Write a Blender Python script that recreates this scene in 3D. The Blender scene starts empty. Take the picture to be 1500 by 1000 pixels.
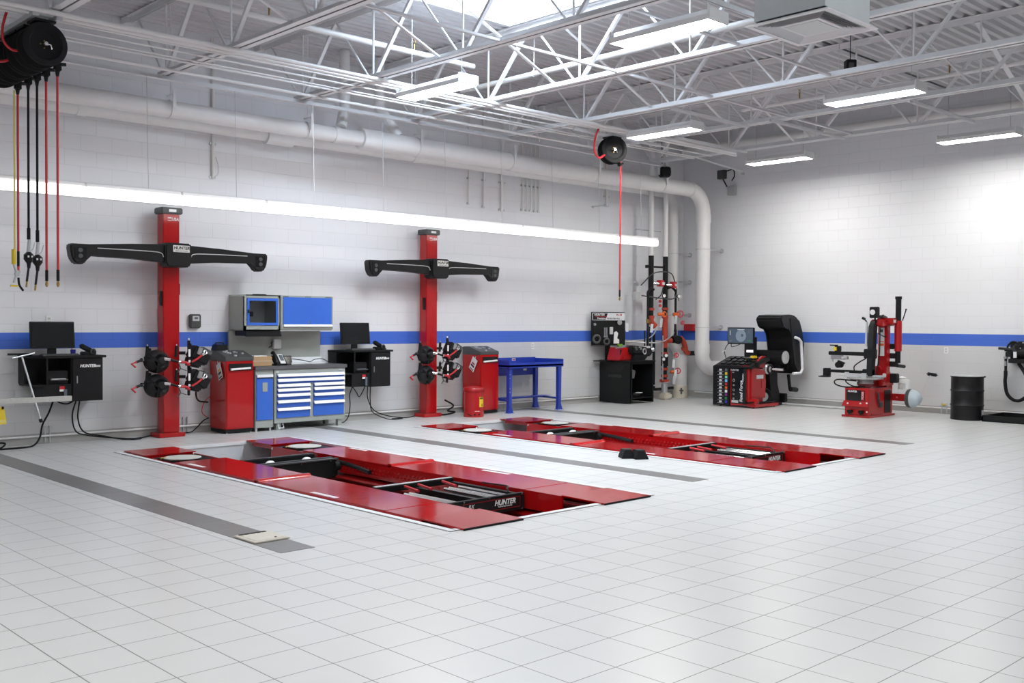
import bpy, bmesh, math, random
from mathutils import Vector as V, Matrix, Euler
random.seed(7)
sc = bpy.context.scene
COL = sc.collection
PI = math.pi
R = math.radians

# ------------------------------------------------------------------ materials
def _pr(m):
    return next(n for n in m.node_tree.nodes if n.type == 'BSDF_PRINCIPLED')

def mat(name, rgb, rough=.5, metal=0., var=.05, scale=9., bump=0., emit=None, coat=0, rvar=.06, spec=.5):
    m = bpy.data.materials.new(name); m.use_nodes = True
    nt = m.node_tree; p = _pr(m); N = nt.nodes.new; L = nt.links.new
    tc = N('ShaderNodeTexCoord'); nz = N('ShaderNodeTexNoise')
    nz.inputs['Scale'].default_value = scale; nz.inputs['Detail'].default_value = 4
    L(tc.outputs['Object'], nz.inputs['Vector'])
    mx = N('ShaderNodeMix'); mx.data_type = 'RGBA'
    a = [max(0, c*(1-var)) for c in rgb]; b = [min(1, c*(1+var)) for c in rgb]
    mx.inputs['A'].default_value = (*a, 1); mx.inputs['B'].default_value = (*b, 1)
    L(nz.outputs['Fac'], mx.inputs['Factor']); L(mx.outputs['Result'], p.inputs['Base Color'])
    mr = N('ShaderNodeMapRange'); mr.inputs['To Min'].default_value = max(0, rough-rvar); mr.inputs['To Max'].default_value = min(1, rough+rvar)
    L(nz.outputs['Fac'], mr.inputs['Value']); L(mr.outputs['Result'], p.inputs['Roughness'])
    p.inputs['Metallic'].default_value = metal; p.inputs['Specular IOR Level'].default_value = spec
    if coat: p.inputs['Coat Weight'].default_value = coat; p.inputs['Coat Roughness'].default_value = .08
    if bump:
        bp = N('ShaderNodeBump'); bp.inputs['Strength'].default_value = bump; bp.inputs['Distance'].default_value = .01
        L(nz.outputs['Fac'], bp.inputs['Height']); L(bp.outputs['Normal'], p.inputs['Normal'])
    if emit:
        p.inputs['Emission Color'].default_value = (*emit[0], 1); p.inputs['Emission Strength'].default_value = emit[1]
    return m

def block_wall(name, axis):
    m = bpy.data.materials.new(name); m.use_nodes = True
    nt = m.node_tree; p = _pr(m); N = nt.nodes.new; L = nt.links.new
    g = N('ShaderNodeNewGeometry'); s = N('ShaderNodeSeparateXYZ'); L(g.outputs['Position'], s.inputs[0])
    sub = N('ShaderNodeMath'); sub.operation = 'SUBTRACT'; sub.inputs[1].default_value = .0758-2.032; L(s.outputs['Z'], sub.inputs[0])
    ad = N('ShaderNodeMath'); ad.inputs[1].default_value = 8.128; L(s.outputs[axis], ad.inputs[0])
    cb = N('ShaderNodeCombineXYZ'); L(ad.outputs[0], cb.inputs['X']); L(sub.outputs[0], cb.inputs['Y'])
    br = N('ShaderNodeTexBrick'); L(cb.outputs[0], br.inputs['Vector'])
    br.inputs['Scale'].default_value = 1; br.inputs['Brick Width'].default_value = .4064; br.inputs['Row Height'].default_value = .2032
    br.inputs['Mortar Size'].default_value = .005; br.inputs['Mortar Smooth'].default_value = .6
    br.inputs['Color1'].default_value = (1, 1, 1, 1); br.inputs['Color2'].default_value = (.985, .985, .985, 1); br.inputs['Mortar'].default_value = (.93, .93, .93, 1)
    nz = N('ShaderNodeTexNoise'); nz.inputs['Scale'].default_value = 60; nz.inputs['Detail'].default_value = 6; L(g.outputs['Position'], nz.inputs['Vector'])
    # paint bands: grey dado, blue stripe, white above
    def gt(v):
        n = N('ShaderNodeMath'); n.operation = 'GREATER_THAN'; n.inputs[1].default_value = v; L(s.outputs['Z'], n.inputs[0]); return n
    m1 = N('ShaderNodeMix'); m1.data_type = 'RGBA'; m1.inputs['A'].default_value = (.63, .63, .635, 1); m1.inputs['B'].default_value = (.055, .145, .60, 1)
    L(gt(1.193).outputs[0], m1.inputs['Factor'])
    m2 = N('ShaderNodeMix'); m2.data_type = 'RGBA'; m2.inputs['B'].default_value = (.775, .78, .805, 1)
    L(m1.outputs['Result'], m2.inputs['A']); L(gt(1.397).outputs[0], m2.inputs['Factor'])
    mu = N('ShaderNodeMix'); mu.data_type = 'RGBA'; mu.blend_type = 'MULTIPLY'; mu.inputs['Factor'].default_value = 1
    L(m2.outputs['Result'], mu.inputs['A']); L(br.outputs['Color'], mu.inputs['B']); L(mu.outputs['Result'], p.inputs['Base Color'])
    p.inputs['Roughness'].default_value = .42
    su = N('ShaderNodeMath'); su.operation = 'MULTIPLY_ADD'; su.inputs[1].default_value = .12; L(nz.outputs['Fac'], su.inputs[0])
    iv = N('ShaderNodeMath'); iv.operation = 'SUBTRACT'; iv.inputs[0].default_value = 1; L(br.outputs['Fac'], iv.inputs[1]); L(iv.outputs[0], su.inputs[2])
    bp = N('ShaderNodeBump'); bp.inputs['Strength'].default_value = .5; bp.inputs['Distance'].default_value = .006
    L(su.outputs[0], bp.inputs['Height']); L(bp.outputs['Normal'], p.inputs['Normal'])
    return m

def tile_mat(name, c1, c2, cm, rough, w=.3048, ox=.1942, oy=.2777, mort=.003):
    m = bpy.data.materials.new(name); m.use_nodes = True
    nt = m.node_tree; p = _pr(m); N = nt.nodes.new; L = nt.links.new
    g = N('ShaderNodeNewGeometry'); mp = N('ShaderNodeVectorMath'); mp.operation = 'SUBTRACT'; mp.inputs[1].default_value = (ox-6.096, oy-6.096, 0)
    L(g.outputs['Position'], mp.inputs[0])
    br = N('ShaderNodeTexBrick'); br.offset = 0; br.offset_frequency = 1; L(mp.outputs[0], br.inputs['Vector'])
    br.inputs['Scale'].default_value = 1; br.inputs['Brick Width'].default_value = w; br.inputs['Row Height'].default_value = .3048
    br.inputs['Mortar Size'].default_value = mort; br.inputs['Mortar Smooth'].default_value = .1
    br.inputs['Color1'].default_value = (*c1, 1); br.inputs['Color2'].default_value = (*c2, 1); br.inputs['Mortar'].default_value = (*cm, 1)
    nz = N('ShaderNodeTexNoise'); nz.inputs['Scale'].default_value = 5; nz.inputs['Detail'].default_value = 8; L(g.outputs['Position'], nz.inputs['Vector'])
    fine = N('ShaderNodeTexNoise'); fine.inputs['Scale'].default_value = 160; fine.inputs['Detail'].default_value = 3; L(g.outputs['Position'], fine.inputs['Vector'])
    add = N('ShaderNodeMath'); add.operation = 'ADD'; L(nz.outputs['Fac'], add.inputs[0]); L(fine.outputs['Fac'], add.inputs[1])
    mr = N('ShaderNodeMapRange'); mr.inputs['From Min'].default_value = .6; mr.inputs['From Max'].default_value = 1.4; mr.inputs['To Min'].default_value = .975; mr.inputs['To Max'].default_value = 1.02
    L(add.outputs[0], mr.inputs['Value'])
    mu = N('ShaderNodeMix'); mu.data_type = 'RGBA'; mu.blend_type = 'MULTIPLY'; mu.inputs['Factor'].default_value = 1
    L(br.outputs['Color'], mu.inputs['A']); L(mr.outputs['Result'], mu.inputs['B']); L(mu.outputs['Result'], p.inputs['Base Color'])
    rr = N('ShaderNodeMapRange'); rr.inputs['To Min'].default_value = rough-.012; rr.inputs['To Max'].default_value = rough+.012; L(nz.outputs['Fac'], rr.inputs['Value'])
    L(rr.outputs['Result'], p.inputs['Roughness'])
    iv = N('ShaderNodeMath'); iv.operation = 'SUBTRACT'; iv.inputs[0].default_value = 1; L(br.outputs['Fac'], iv.inputs[1])
    bp = N('ShaderNodeBump'); bp.inputs['Strength'].default_value = .35; bp.inputs['Distance'].default_value = .002
    L(iv.outputs[0], bp.inputs['Height']); L(bp.outputs['Normal'], p.inputs['Normal'])
    return m

def glass_mat():
    m = bpy.data.materials.new('clear glass'); m.use_nodes = True
    nt = m.node_tree; p = _pr(m); out = next(n for n in nt.nodes if n.type == 'OUTPUT_MATERIAL')
    gl = nt.nodes.new('ShaderNodeBsdfGlossy'); gl.inputs['Roughness'].default_value = .03
    tr = nt.nodes.new('ShaderNodeBsdfTransparent'); tr.inputs[0].default_value = (.80, .82, .82, 1)
    fr = nt.nodes.new('ShaderNodeFresnel'); mx = nt.nodes.new('ShaderNodeMixShader')
    nt.links.new(fr.outputs[0], mx.inputs[0]); nt.links.new(tr.outputs[0], mx.inputs[1]); nt.links.new(gl.outputs[0], mx.inputs[2])
    nt.links.new(mx.outputs[0], out.inputs[0]); nt.nodes.remove(p)
    return m

LAMP = 45.
M = dict(
 white=mat('white steel paint', (.74, .74, .75), .38), deck=mat('white deck paint', (.56, .56, .575), .45),
 pipe=mat('white pipe paint', (.77, .76, .75), .36, var=.04), lamp_body=mat('white enamel', (.82, .82, .82), .3),
 lens=mat('lit diffuser', (.9, .9, .9), .4, emit=((1, .98, .93), LAMP)), strip=mat('lit strip diffuser', (.9, .9, .9), .4, emit=((1, .98, .93), 2.2)),
 sky=mat('skylight dome acrylic', (.9, .9, .9), .4, emit=((.72, .85, 1), 18.)),
 red=mat('gloss red paint', (.40, .0055, .007), .15, coat=.35, var=.06, spec=.35), redm=mat('red enamel', (.40, .006, .008), .3, coat=.2, var=.06),
 red2=mat('orange red enamel', (.43, .045, .022), .4), bred=mat('red rubber hose', (.52, .02, .03), .45),
 black=mat('black plastic', (.010, .010, .011), .38, var=.2, spec=.28), blackm=mat('black powder coat', (.008, .0085, .009), .45, var=.2, spec=.25), rubber=mat('black rubber', (.012, .012, .013), .7, var=.2, spec=.2),
 dark=mat('dark grey plastic', (.06, .062, .062), .45), grey=mat('grey green enamel', (.33, .355, .325), .42), lgrey=mat('light grey metal', (.55, .56, .56), .4),
 blue=mat('blue enamel', (.035, .13, .55), .36), dblue=mat('deep blue enamel', (.016, .045, .36), .36, coat=.1), chrome=mat('chrome', (.82, .82, .82), .16, metal=1), steel=mat('brushed steel', (.52, .52, .53), .34, metal=1),
 alu=mat('pale aluminium handle', (.86, .87, .89), .35), top=mat('dark grey laminate', (.10, .10, .105), .4), paper=mat('white paper', (.82, .82, .80), .8), card=mat('brown cardboard', (.42, .27, .14), .85),
 yellow=mat('yellow plastic', (.80, .58, .03), .45), brass=mat('brass', (.40, .27, .10), .35, metal=1), cream=mat('cream plaster', (.62, .57, .47), .7, var=.15), beige=mat('beige steel plate', (.60, .56, .49), .5),
 screen=mat('black screen glass', (.010, .011, .012), .12, var=.1), pit=mat('pit concrete paint', (.58, .60, .63), .7, bump=.2), pitf=mat('pit floor concrete', (.36, .36, .34), .85, var=.15, bump=.3),
 edge=mat('galvanised edge angle', (.76, .77, .79), .35), base=mat('grey base tile', (.40, .39, .375), .5), green=mat('green plastic', (.25, .55, .06), .4), orange=mat('orange plastic', (.72, .13, .02), .4),
 lcd=mat('lit monitor', (.03, .04, .05), .15, emit=((.10, .14, .19), .35)), lcdw=mat('lit screen wheel', (.16, .20, .23), .2, emit=((.25, .32, .4), .2)), lcdb=mat('lit screen strip', (.8, .75, .85), .2, emit=((.85, .75, .95), .9)),
 cyan=mat('pale blue swatch', (.20, .52, .85), .4), mint=mat('mint swatch', (.25, .70, .48), .4), purple=mat('purple swatch', (.22, .02, .22), .4), dgreen=mat('green swatch', (.02, .20, .06), .4), navy=mat('navy swatch', (.03, .03, .40), .4), slate=mat('slate swatch', (.10, .12, .15), .4),
 tinc=mat('turntable disc', (.55, .55, .51), .45), wood=mat('weathered grey board', (.50, .50, .46), .7, var=.18, scale=30), pale=mat('pale blue drum cone', (.47, .55, .60), .3), galv=mat('galvanised steel', (.55, .56, .57), .42, metal=.6),
 duct=mat('pale grey duct paint', (.60, .63, .63), .45), hosey=mat('yellow cable', (.78, .66, .20), .5), glass=glass_mat(), silver=mat('silver trim', (.62, .62, .62), .3), film=mat('white panel film', (.72, .73, .75), .4),
)
FLOOR = tile_mat('floor tiles', (.61, .614, .606), (.595, .60, .592), (.17, .165, .16), .3)
DARKT = tile_mat('dark floor tiles', (.20, .196, .19), (.165, .16, .157), (.30, .29, .28), .3, w=50., ox=20., mort=.003)

# ------------------------------------------------------------------ mesh builder
class MB:
    def __init__(s): s.bm = bmesh.new()
    def box(s, x0, x1, y0, y1, z0, z1, bev=0., seg=2, mtx=None):
        r = bmesh.ops.create_cube(s.bm, size=1)
        vs = r['verts']
        c = V(((x0+x1)/2, (y0+y1)/2, (z0+z1)/2)); d = (abs(x1-x0), abs(y1-y0), abs(z1-z0))
        for v in vs:
            v.co = V((v.co.x*d[0], v.co.y*d[1], v.co.z*d[2]))
            v.co = (mtx @ v.co if mtx else v.co) + c
        if bev:
            es = list({e for v in vs for e in v.link_edges})
            bmesh.ops.bevel(s.bm, geom=es, offset=min(bev, min(d)*.45), segments=seg, affect='EDGES', clamp_overlap=True)
        return s
    def rbox(s, c, size, eul, bev=0.):
        a, b, d = size; c = V(c); m = Euler(eul).to_matrix()
        return s.box(c.x-a/2, c.x+a/2, c.y-b/2, c.y+b/2, c.z-d/2, c.z+d/2, bev, mtx=m)
    def cyl(s, p, q, r, r2=None, n=14, caps=True):
        p, q = V(p), V(q); r2 = r if r2 is None else r2
        d = (q-p); z = d.normalized(); x = z.orthogonal().normalized(); y = z.cross(x)
        A = [s.bm.verts.new(p+(x*math.cos(t)+y*math.sin(t))*r) for t in [2*PI*i/n for i in range(n)]]
        B = [s.bm.verts.new(q+(x*math.cos(t)+y*math.sin(t))*r2) for t in [2*PI*i/n for i in range(n)]]
        for i in range(n): s.bm.faces.new((A[i], A[(i+1) % n], B[(i+1) % n], B[i]))
        if caps: s.bm.faces.new(A[::-1]); s.bm.faces.new(B)
        return s
    def tube(s, pts, r, n=8, smooth=True, sub=6):
        P = [V(p) for p in pts]
        if smooth and len(P) > 2:
            Q = []
            for i in range(len(P)-1):
                a = P[i-1] if i else P[i]*2-P[i+1]; b, c = P[i], P[i+1]; d = P[i+2] if i+2 < len(P) else P[i+1]*2-P[i]
                for k in range(sub):
                    t = k/sub
                    Q.append(.5*((2*b)+(c-a)*t+(2*a-5*b+4*c-d)*t*t+(3*b-a-3*c+d)*t**3))
            Q.append(P[-1]); P = Q
        rings = []; ref = None
        for i, p in enumerate(P):
            t = (P[min(i+1, len(P)-1)]-P[max(i-1, 0)]).normalized()
            if ref is None: ref = t.orthogonal().normalized()
            ref = (ref-t*ref.dot(t)).normalized(); y = t.cross(ref)
            rr = r[i] if isinstance(r, (list, tuple)) else r
            rings.append([s.bm.verts.new(p+(ref*math.cos(a)+y*math.sin(a))*rr) for a in [2*PI*k/n for k in range(n)]])
        for A, B in zip(rings, rings[1:]):
            for k in range(n): s.bm.faces.new((A[k], A[(k+1) % n], B[(k+1) % n], B[k]))
        s.bm.faces.new(rings[0][::-1]); s.bm.faces.new(rings[-1])
        return s
    def lathe(s, prof, o, axis=(0, 0, 1), n=24, close=True):
        o = V(o); z = V(axis).normalized(); x = z.orthogonal().normalized(); y = z.cross(x)
        rings = []
        for r, h in prof:
            if r < 1e-5: rings.append([s.bm.verts.new(o+z*h)])
            else: rings.append([s.bm.verts.new(o+z*h+(x*math.cos(a)+y*math.sin(a))*r) for a in [2*PI*k/n for k in range(n)]])
        for A, B in zip(rings, rings[1:]):
            if len(A) == 1 and len(B) == 1: continue
            for k in range(n):
                k2 = (k+1) % n
                if len(A) == 1: s.bm.faces.new((A[0], B[k2], B[k]))
                elif len(B) == 1: s.bm.faces.new((A[k], A[k2], B[0]))
                else: s.bm.faces.new((A[k], A[k2], B[k2], B[k]))
        if close:
            if len(rings[0]) > 1: s.bm.faces.new(rings[0][::-1])
            if len(rings[-1]) > 1: s.bm.faces.new(rings[-1])
        return s
    def prism(s, poly, plane, a, b, bev=0.):
        f = {'xz': lambda u, v, w: (u, w, v), 'yz': lambda u, v, w: (w, u, v), 'xy': lambda u, v, w: (u, v, w)}[plane]
        A = [s.bm.verts.new(f(u, v, a)) for u, v in poly]; B = [s.bm.verts.new(f(u, v, b)) for u, v in poly]
        fs = [s.bm.faces.new(A), s.bm.faces.new(B[::-1])]
        n = len(poly)
        for i in range(n): fs.append(s.bm.faces.new((A[(i+1) % n], A[i], B[i], B[(i+1) % n])))
        if bev:
            es = list({e for v in A+B for e in v.link_edges})
            bmesh.ops.bevel(s.bm, geom=es, offset=bev, segments=2, affect='EDGES', clamp_overlap=True)
        return s
    def poly(s, pts):
        s.bm.faces.new([s.bm.verts.new(p) for p in pts]); return s
    def torus(s, c, axis, R0, r, n=28, k=8):
        c = V(c); z = V(axis).normalized(); x = z.orthogonal().normalized(); y = z.cross(x)
        P = [c+(x*math.cos(2*PI*i/n)+y*math.sin(2*PI*i/n))*R0 for i in range(n)]
        rings = []
        for i in range(n):
            d = (P[i]-c).normalized()
            rings.append([s.bm.verts.new(P[i]+(d*math.cos(2*PI*j/k)+z*math.sin(2*PI*j/k))*r) for j in range(k)])
        for i in range(n):
            A, B = rings[i], rings[(i+1) % n]
            for j in range(k): s.bm.faces.new((A[j], A[(j+1) % k], B[(j+1) % k], B[j]))
        return s
    def elbow(s, c, a0, a1, R0, r, u, w, n=16, seg=10):
        "quarter bend about centre c in the plane of unit vectors u, w"
        c, u, w = V(c), V(u), V(w); nn = u.cross(w); rings = []
        for i in range(seg+1):
            t = a0+(a1-a0)*i/seg; d = u*math.cos(t)+w*math.sin(t)
            rings.append([s.bm.verts.new(c+d*R0+(d*math.cos(2*PI*j/n)+nn*math.sin(2*PI*j/n))*r) for j in range(n)])
        for A, B in zip(rings, rings[1:]):
            for j in range(n): s.bm.faces.new((A[j], A[(j+1) % n], B[(j+1) % n], B[j]))
        s.bm.faces.new(rings[0][::-1]); s.bm.faces.new(rings[-1])
        return s
    def done(s, name, m, parent=None, ang=40):
        bm = s.bm
        if parent is not None:
            off = wloc(parent)
            for v in bm.verts: v.co -= off
        bmesh.ops.recalc_face_normals(bm, faces=bm.faces)
        me = bpy.data.meshes.new(name); bm.to_mesh(me); bm.free()
        for f in me.polygons: f.use_smooth = True
        me.set_sharp_from_angle(angle=R(ang))
        me.materials.append(M[m] if isinstance(m, str) else m)
        o = bpy.data.objects.new(name, me); COL.objects.link(o)
        if parent is not None: o.parent = parent
        return o

def wloc(o):
    l = V((0, 0, 0))
    while o is not None: l += V(o.location); o = o.parent
    return l
def tag(o, label, cat, group=None):
    o['label'] = label; o['category'] = cat
    if group: o['group'] = group
    return o
def thing(name, label, cat, loc, group=None):
    o = bpy.data.objects.new(name, None); COL.objects.link(o); o.location = loc; o.empty_display_size = .1
    return tag(o, label, cat, group)
def struct(o): o['kind'] = 'structure'; return o
def dup(root, loc, label, rot=None, group=None):
    r = root.copy(); COL.objects.link(r); r.location = loc; r['label'] = label
    if rot: r.rotation_euler = rot
    if group: r['group'] = group
    for ch in list(root.children):
        c = ch.copy(); COL.objects.link(c); c.parent = r
        for g in list(ch.children):
            d = g.copy(); COL.objects.link(d); d.parent = c
    return r
FRONT, LEFTF = (PI/2, 0, 0), (PI/2, 0, -PI/2)
def text(body, loc, size, rot, m, parent, name='lettering', shear=0., ext=.0008, bold=0., sx=1.):
    c = bpy.data.curves.new(name, 'FONT'); c.body = body; c.size = size; c.align_x = 'CENTER'; c.align_y = 'CENTER'; c.extrude = ext; c.shear = shear; c.offset = bold
    c.materials.append(M[m]); o = bpy.data.objects.new(name, c); COL.objects.link(o); o.parent = parent
    bpy.context.view_layer.update(); dg = bpy.context.evaluated_depsgraph_get()
    me = bpy.data.meshes.new_from_object(o.evaluated_get(dg)); bpy.data.objects.remove(o)
    if not me.materials: me.materials.append(M[m])
    o = bpy.data.objects.new(name, me); COL.objects.link(o); o.parent = parent
    o.location = V(loc)-wloc(parent); o.rotation_euler = rot; o.scale = (sx, 1, 1)
    return o
def B(*a, **k): return MB().box(*a, **k)

# ------------------------------------------------------------------ camera
YAW, PITCH, ROLL, FPX = R(43.66001), R(-1.137704), R(.332454), 1498.98
fw = V((math.sin(YAW)*math.cos(PITCH), math.cos(YAW)*math.cos(PITCH), math.sin(PITCH)))
rt = V((math.cos(YAW), -math.sin(YAW), 0)); up = rt.cross(fw)
rt2 = rt*math.cos(ROLL)+up*math.sin(ROLL); up2 = -rt*math.sin(ROLL)+up*math.cos(ROLL)
cd = bpy.data.cameras.new('camera'); cam = bpy.data.objects.new('camera', cd); COL.objects.link(cam)
cd.sensor_width = 36; cd.lens = 36*FPX/1500; cd.clip_start = .05
mw = Matrix((rt2, up2, -fw)).transposed().to_4x4(); mw.translation = (0, 0, 1.5734); cam.matrix_world = mw
sc.camera = cam

YB, XR, XL, YF, ZD = 13.36, 17.8, -3., -4., 5.52     # room shell
# ------------------------------------------------------------------ shell
PITS = [(4.97, 7.29, 5.86, 11.90), (9.44, 11.76, 5.86, 11.88)]
b = MB(); xs = [XL, 4.97, 7.29, 9.44, 11.76, XR]; ys = [YF, 5.86, 11.88, 11.90, YB]
for i in range(5):
    for j in range(4):
        hole = (i == 1 and j in (1, 2)) or (i == 3 and j == 1)
        if not hole: b.poly([(xs[i], ys[j], 0), (xs[i+1], ys[j], 0), (xs[i+1], ys[j+1], 0), (xs[i], ys[j+1], 0)])
struct(b.done('floor', FLOOR))
for k, (x0, x1, y0, y1) in enumerate(PITS):
    zb = -.30
    f = struct(B(x0, x1, y0, y1, zb-.05, zb).done('pit_floor_%d' % (k+1), 'pitf'))
    w = MB()
    for q in ((x0-.04, x0, y0, y1), (x1, x1+.04, y0, y1), (x0-.04, x1+.04, y0-.04, y0), (x0-.04, x1+.04, y1, y1+.04)): w.box(q[0], q[1], q[2], q[3], zb, -.002)
    struct(w.done('pit_wall_%d' % (k+1), 'pit'))
    e = MB()
    for q in ((x0-.045, x0+.012, y0-.045, y1+.045), (x1-.012, x1+.045, y0-.045, y1+.045), (x0, x1, y0-.045, y0+.012), (x0, x1, y1-.012, y1+.045)): e.box(q[0], q[1], q[2], q[3], -.03, .006)
    struct(e.done('trim_%d' % (k+1), 'edge'))
    e = MB()
    for q in ((x0-.056, x0-.045, y0-.056, y1+.056), (x1+.045, x1+.056, y0-.056, y1+.056), (x0-.045, x1+.045, y0-.056, y0-.045), (x0-.045, x1+.045, y1+.045, y1+.056)): e.box(q[0], q[1], q[2], q[3], -.002, .001)
    struct(e.done('trim_%d' % (k+6), 'dark'))
for k, (x0, x1, y0, y1) in enumerate(((3.62, 3.89, 6.04, 13.2), (8.235, 8.50, 6.04, 13.2), (12.83, 13.09, 6.05, 13.2))):
    struct(B(x0, x1, y0, y1, -.002, .002).done('trim_%d' % (k+3), DARKT))
struct(B(XL-.2, XR+.2, YB, YB+.2, -.5, 6).done('wall_back', block_wall('painted block back', 'X')))
struct(B(XR, XR+.2, YF-.2, YB, -.5, 6).done('wall_right', block_wall('painted block right', 'Y')))
struct(B(XL-.2, XL, YF-.2, YB, -.5, 6).done('wall_left', block_wall('painted block left', 'Y')))
struct(B(XL-.2, XR+.2, YF-.2, YF, -.5, 6).done('wall_front', block_wall('painted block front', 'X')))
struct(B(XL, XR, YB-.012, YB, 0, .13).done('baseboard_back', 'base'))
struct(B(XR-.012, XR, YF, YB-.012, 0, .13).done('baseboard_right', 'base'))
# corrugated roof deck with skylight openings
SKY = [(7.72, 9.42, 7.45, 9.95)]
def deck(x0, x1, y0, y1, bmd):
    pr = [(0, 0), (.052, 0), (.075, .042), (.127, .042), (.1524, 0)]
    pts = []; y = YF+math.floor((y0-YF)/.1524)*.1524
    while y < y1+.16:
        pts += [(y+a, ZD+h) for a, h in pr[:-1]]; y += .1524
    P = [(YY, Z) for YY, Z in pts if y0-1e-6 <= YY <= y1+1e-6]
    A = [bmd.bm.verts.new((x0, p[0], p[1])) for p in P]; C = [bmd.bm.verts.new((x1, p[0], p[1])) for p in P]
    for i in range(len(P)-1): bmd.bm.faces.new((A[i], A[i+1], C[i+1], C[i]))
b = MB(); deck(XL, XR, YF, 7.45, b); deck(XL, 7.72, 7.45, 9.95, b); deck(9.42, XR, 7.45, 9.95, b); deck(XL, XR, 9.95, YB+.05, b)
struct(b.done('ceiling', 'deck', ang=25))
struct(B(XL-.2, XR+.2, YF-.2, YB+.2, ZD+.44, ZD+.5).done('roof_slab', 'dark'))
for k, (x0, x1, y0, y1) in enumerate(SKY):
    t = thing('skylight', 'bright roof skylight above the steel joists', 'skylight', ((x0+x1)/2, (y0+y1)/2, ZD))
    c = MB()
    for q in ((x0-.03, x0, y0-.03, y1+.03), (x1, x1+.03, y0-.03, y1+.03), (x0, x1, y0-.03, y0), (x0, x1, y1, y1+.03)): c.box(q[0], q[1], q[2], q[3], ZD-.02, ZD+.34)
    c.done('curb', 'white', t)
    d = MB(); n = 8; g = [[None]*(n+1) for _ in range(n+1)]
    for i in range(n+1):
        for j in range(n+1):
            u, w = i/n, j/n; g[i][j] = d.bm.verts.new((x0+(x1-x0)*u, y0+(y1-y0)*w, ZD+.3+.1*math.sin(PI*u)*math.sin(PI*w)))
    for i in range(n):
        for j in range(n): d.bm.faces.new((g[i][j], g[i+1][j], g[i+1][j+1], g[i][j+1]))
    d.done('dome', 'sky', t)

# ------------------------------------------------------------------ roof steel
ZT, ZC = 5.515, 4.60
JX = [3.74, 5.67, 7.62, 9.57, 11.53, 13.42, 15.33]
ORD = ['', 'first', 'second', 'third', 'fourth', 'fifth', 'sixth', 'seventh', 'eighth', 'ninth', 'tenth', 'eleventh']
NODES = [12.16, 10.53, 8.82, 7.11, 5.40, 3.69, 1.98]
def angle2(bb, x, y0, y1, z, up_, w=.055, g=.012, t=.008):
    s = 1 if up_ else -1
    for d in (-1, 1):
        xa, xb = sorted((x+d*g, x+d*(g+w))); bb.box(xa, xb, y0, y1, *sorted((z, z-s*t)))
        xa, xb = sorted((x+d*g, x+d*(g+t))); bb.box(xa, xb, y0, y1, *sorted((z, z-s*w)))
tj = thing('roof_joist', 'x', 'roof joist', (0, 0, ZC))
b = MB(); angle2(b, 0, YF+.02, YB-.03, ZT, True, .065); b.done('top_chord', 'white', tj)
b = MB(); angle2(b, 0, .5, 12.36, ZC-.02, False, .072); b.done('bottom_chord', 'white', tj)
struct_seat = B(-.06, .06, YB-.16, YB-.005, ZT-.075, ZT-.004).done('bearing_seat', 'white', tj)
for y in NODES:
    MB().cyl((0, y, ZC), (0, y, ZT-.03), .013, n=8).done('vertical_web', 'white', tj)
    MB().cyl((0, y+.07, ZC+.01), (0, y+.84, ZT-.03), .014, n=8).done('diagonal_web', 'white', tj)
    a = V((0, y-.05, ZC+.01)); c = V((0, y-.84, ZT-.03)); mid = (a+c)/2; dd = c-a
    b = MB(); eu = (math.atan2(dd.z, dd.y)-PI/2, 0, 0)
    b.rbox(mid, (.046, .007, dd.length), eu); b.rbox(mid+V((-.02, .014, .01)), (.006, .034, dd.length), eu); b.done('diagonal_web', 'white', tj)
nj = len(JX)
for i, x in enumerate(JX):
    lab = 'white open-web steel roof joist, %s from the end wall' % ORD[nj-i]
    if i == 0: tj.location = (x, 0, ZC); tj['label'] = lab; tj['group'] = 'roof joists'
    else: dup(tj, (x, 0, ZC), lab)
# lateral bridging bars between joists
def span(name, p, q, w, h, m, label, cat, group=None):
    p, q = V(p), V(q); d = q-p; L = d.length; b = MB()
    yaw = math.atan2(d.y, d.x); pit = -math.asin(d.z/L)
    mt = Euler((0, pit, yaw)).to_matrix(); c = (p+q)/2
    b.box(c.x-L/2, c.x+L/2, c.y-w/2, c.y+w/2, c.z-h/2, c.z-h/2+.006, mtx=mt)
    k = mt @ V((0, w/2-.003, .0)); b2 = c+k
    b.box(b2.x-L/2, b2.x+L/2, b2.y-.003, b2.y+.003, b2.z-h/2, b2.z+h/2, mtx=mt)
    o = b.done(name, m); o.data.transform(Matrix.Translation(-c)); o.location = c
    return tag(o, label, cat, group)
BT = ['first', 'second', 'third', 'fourth', 'fifth', 'sixth']
for i in range(nj-1):
    xa, xb = JX[i], JX[i+1]
    for y, nm in ((8.15, 'back'), (6.42, 'front')):
        if nm == 'front' and i < 2: continue
        span('bridging_angle', (xa, y, ZC+.01), (xb, y, ZC+.01), .04, .04, 'white', 'level white bridging angle, %s run, between joists %s and %s from the end wall' % (nm, ORD[nj-i-1], ORD[nj-i]), 'bridging angle', 'level bridging angles')
    span('bridging_brace', (xa, 9.22, ZT-.05), (xb, 9.22, ZC+.03), .042, .042, 'white', 'sloping white brace falling to the %s joist from the end wall' % ORD[nj-i-1], 'brace', 'sloping bridging braces')
span('bridging_brace', (13.42, 5.45, ZT-.05), (15.33, 5.45, ZC+.03), .07, .06, 'white', 'thick sloping white brace falling to the joist by the end wall', 'brace')
span('end_angle', (XL, 12.13, ZC-.05), (15.66, 12.13, ZC-.05), .07, .06, 'white', 'long white steel angle tying the joist ends beside the back wall', 'steel angle')
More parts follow.
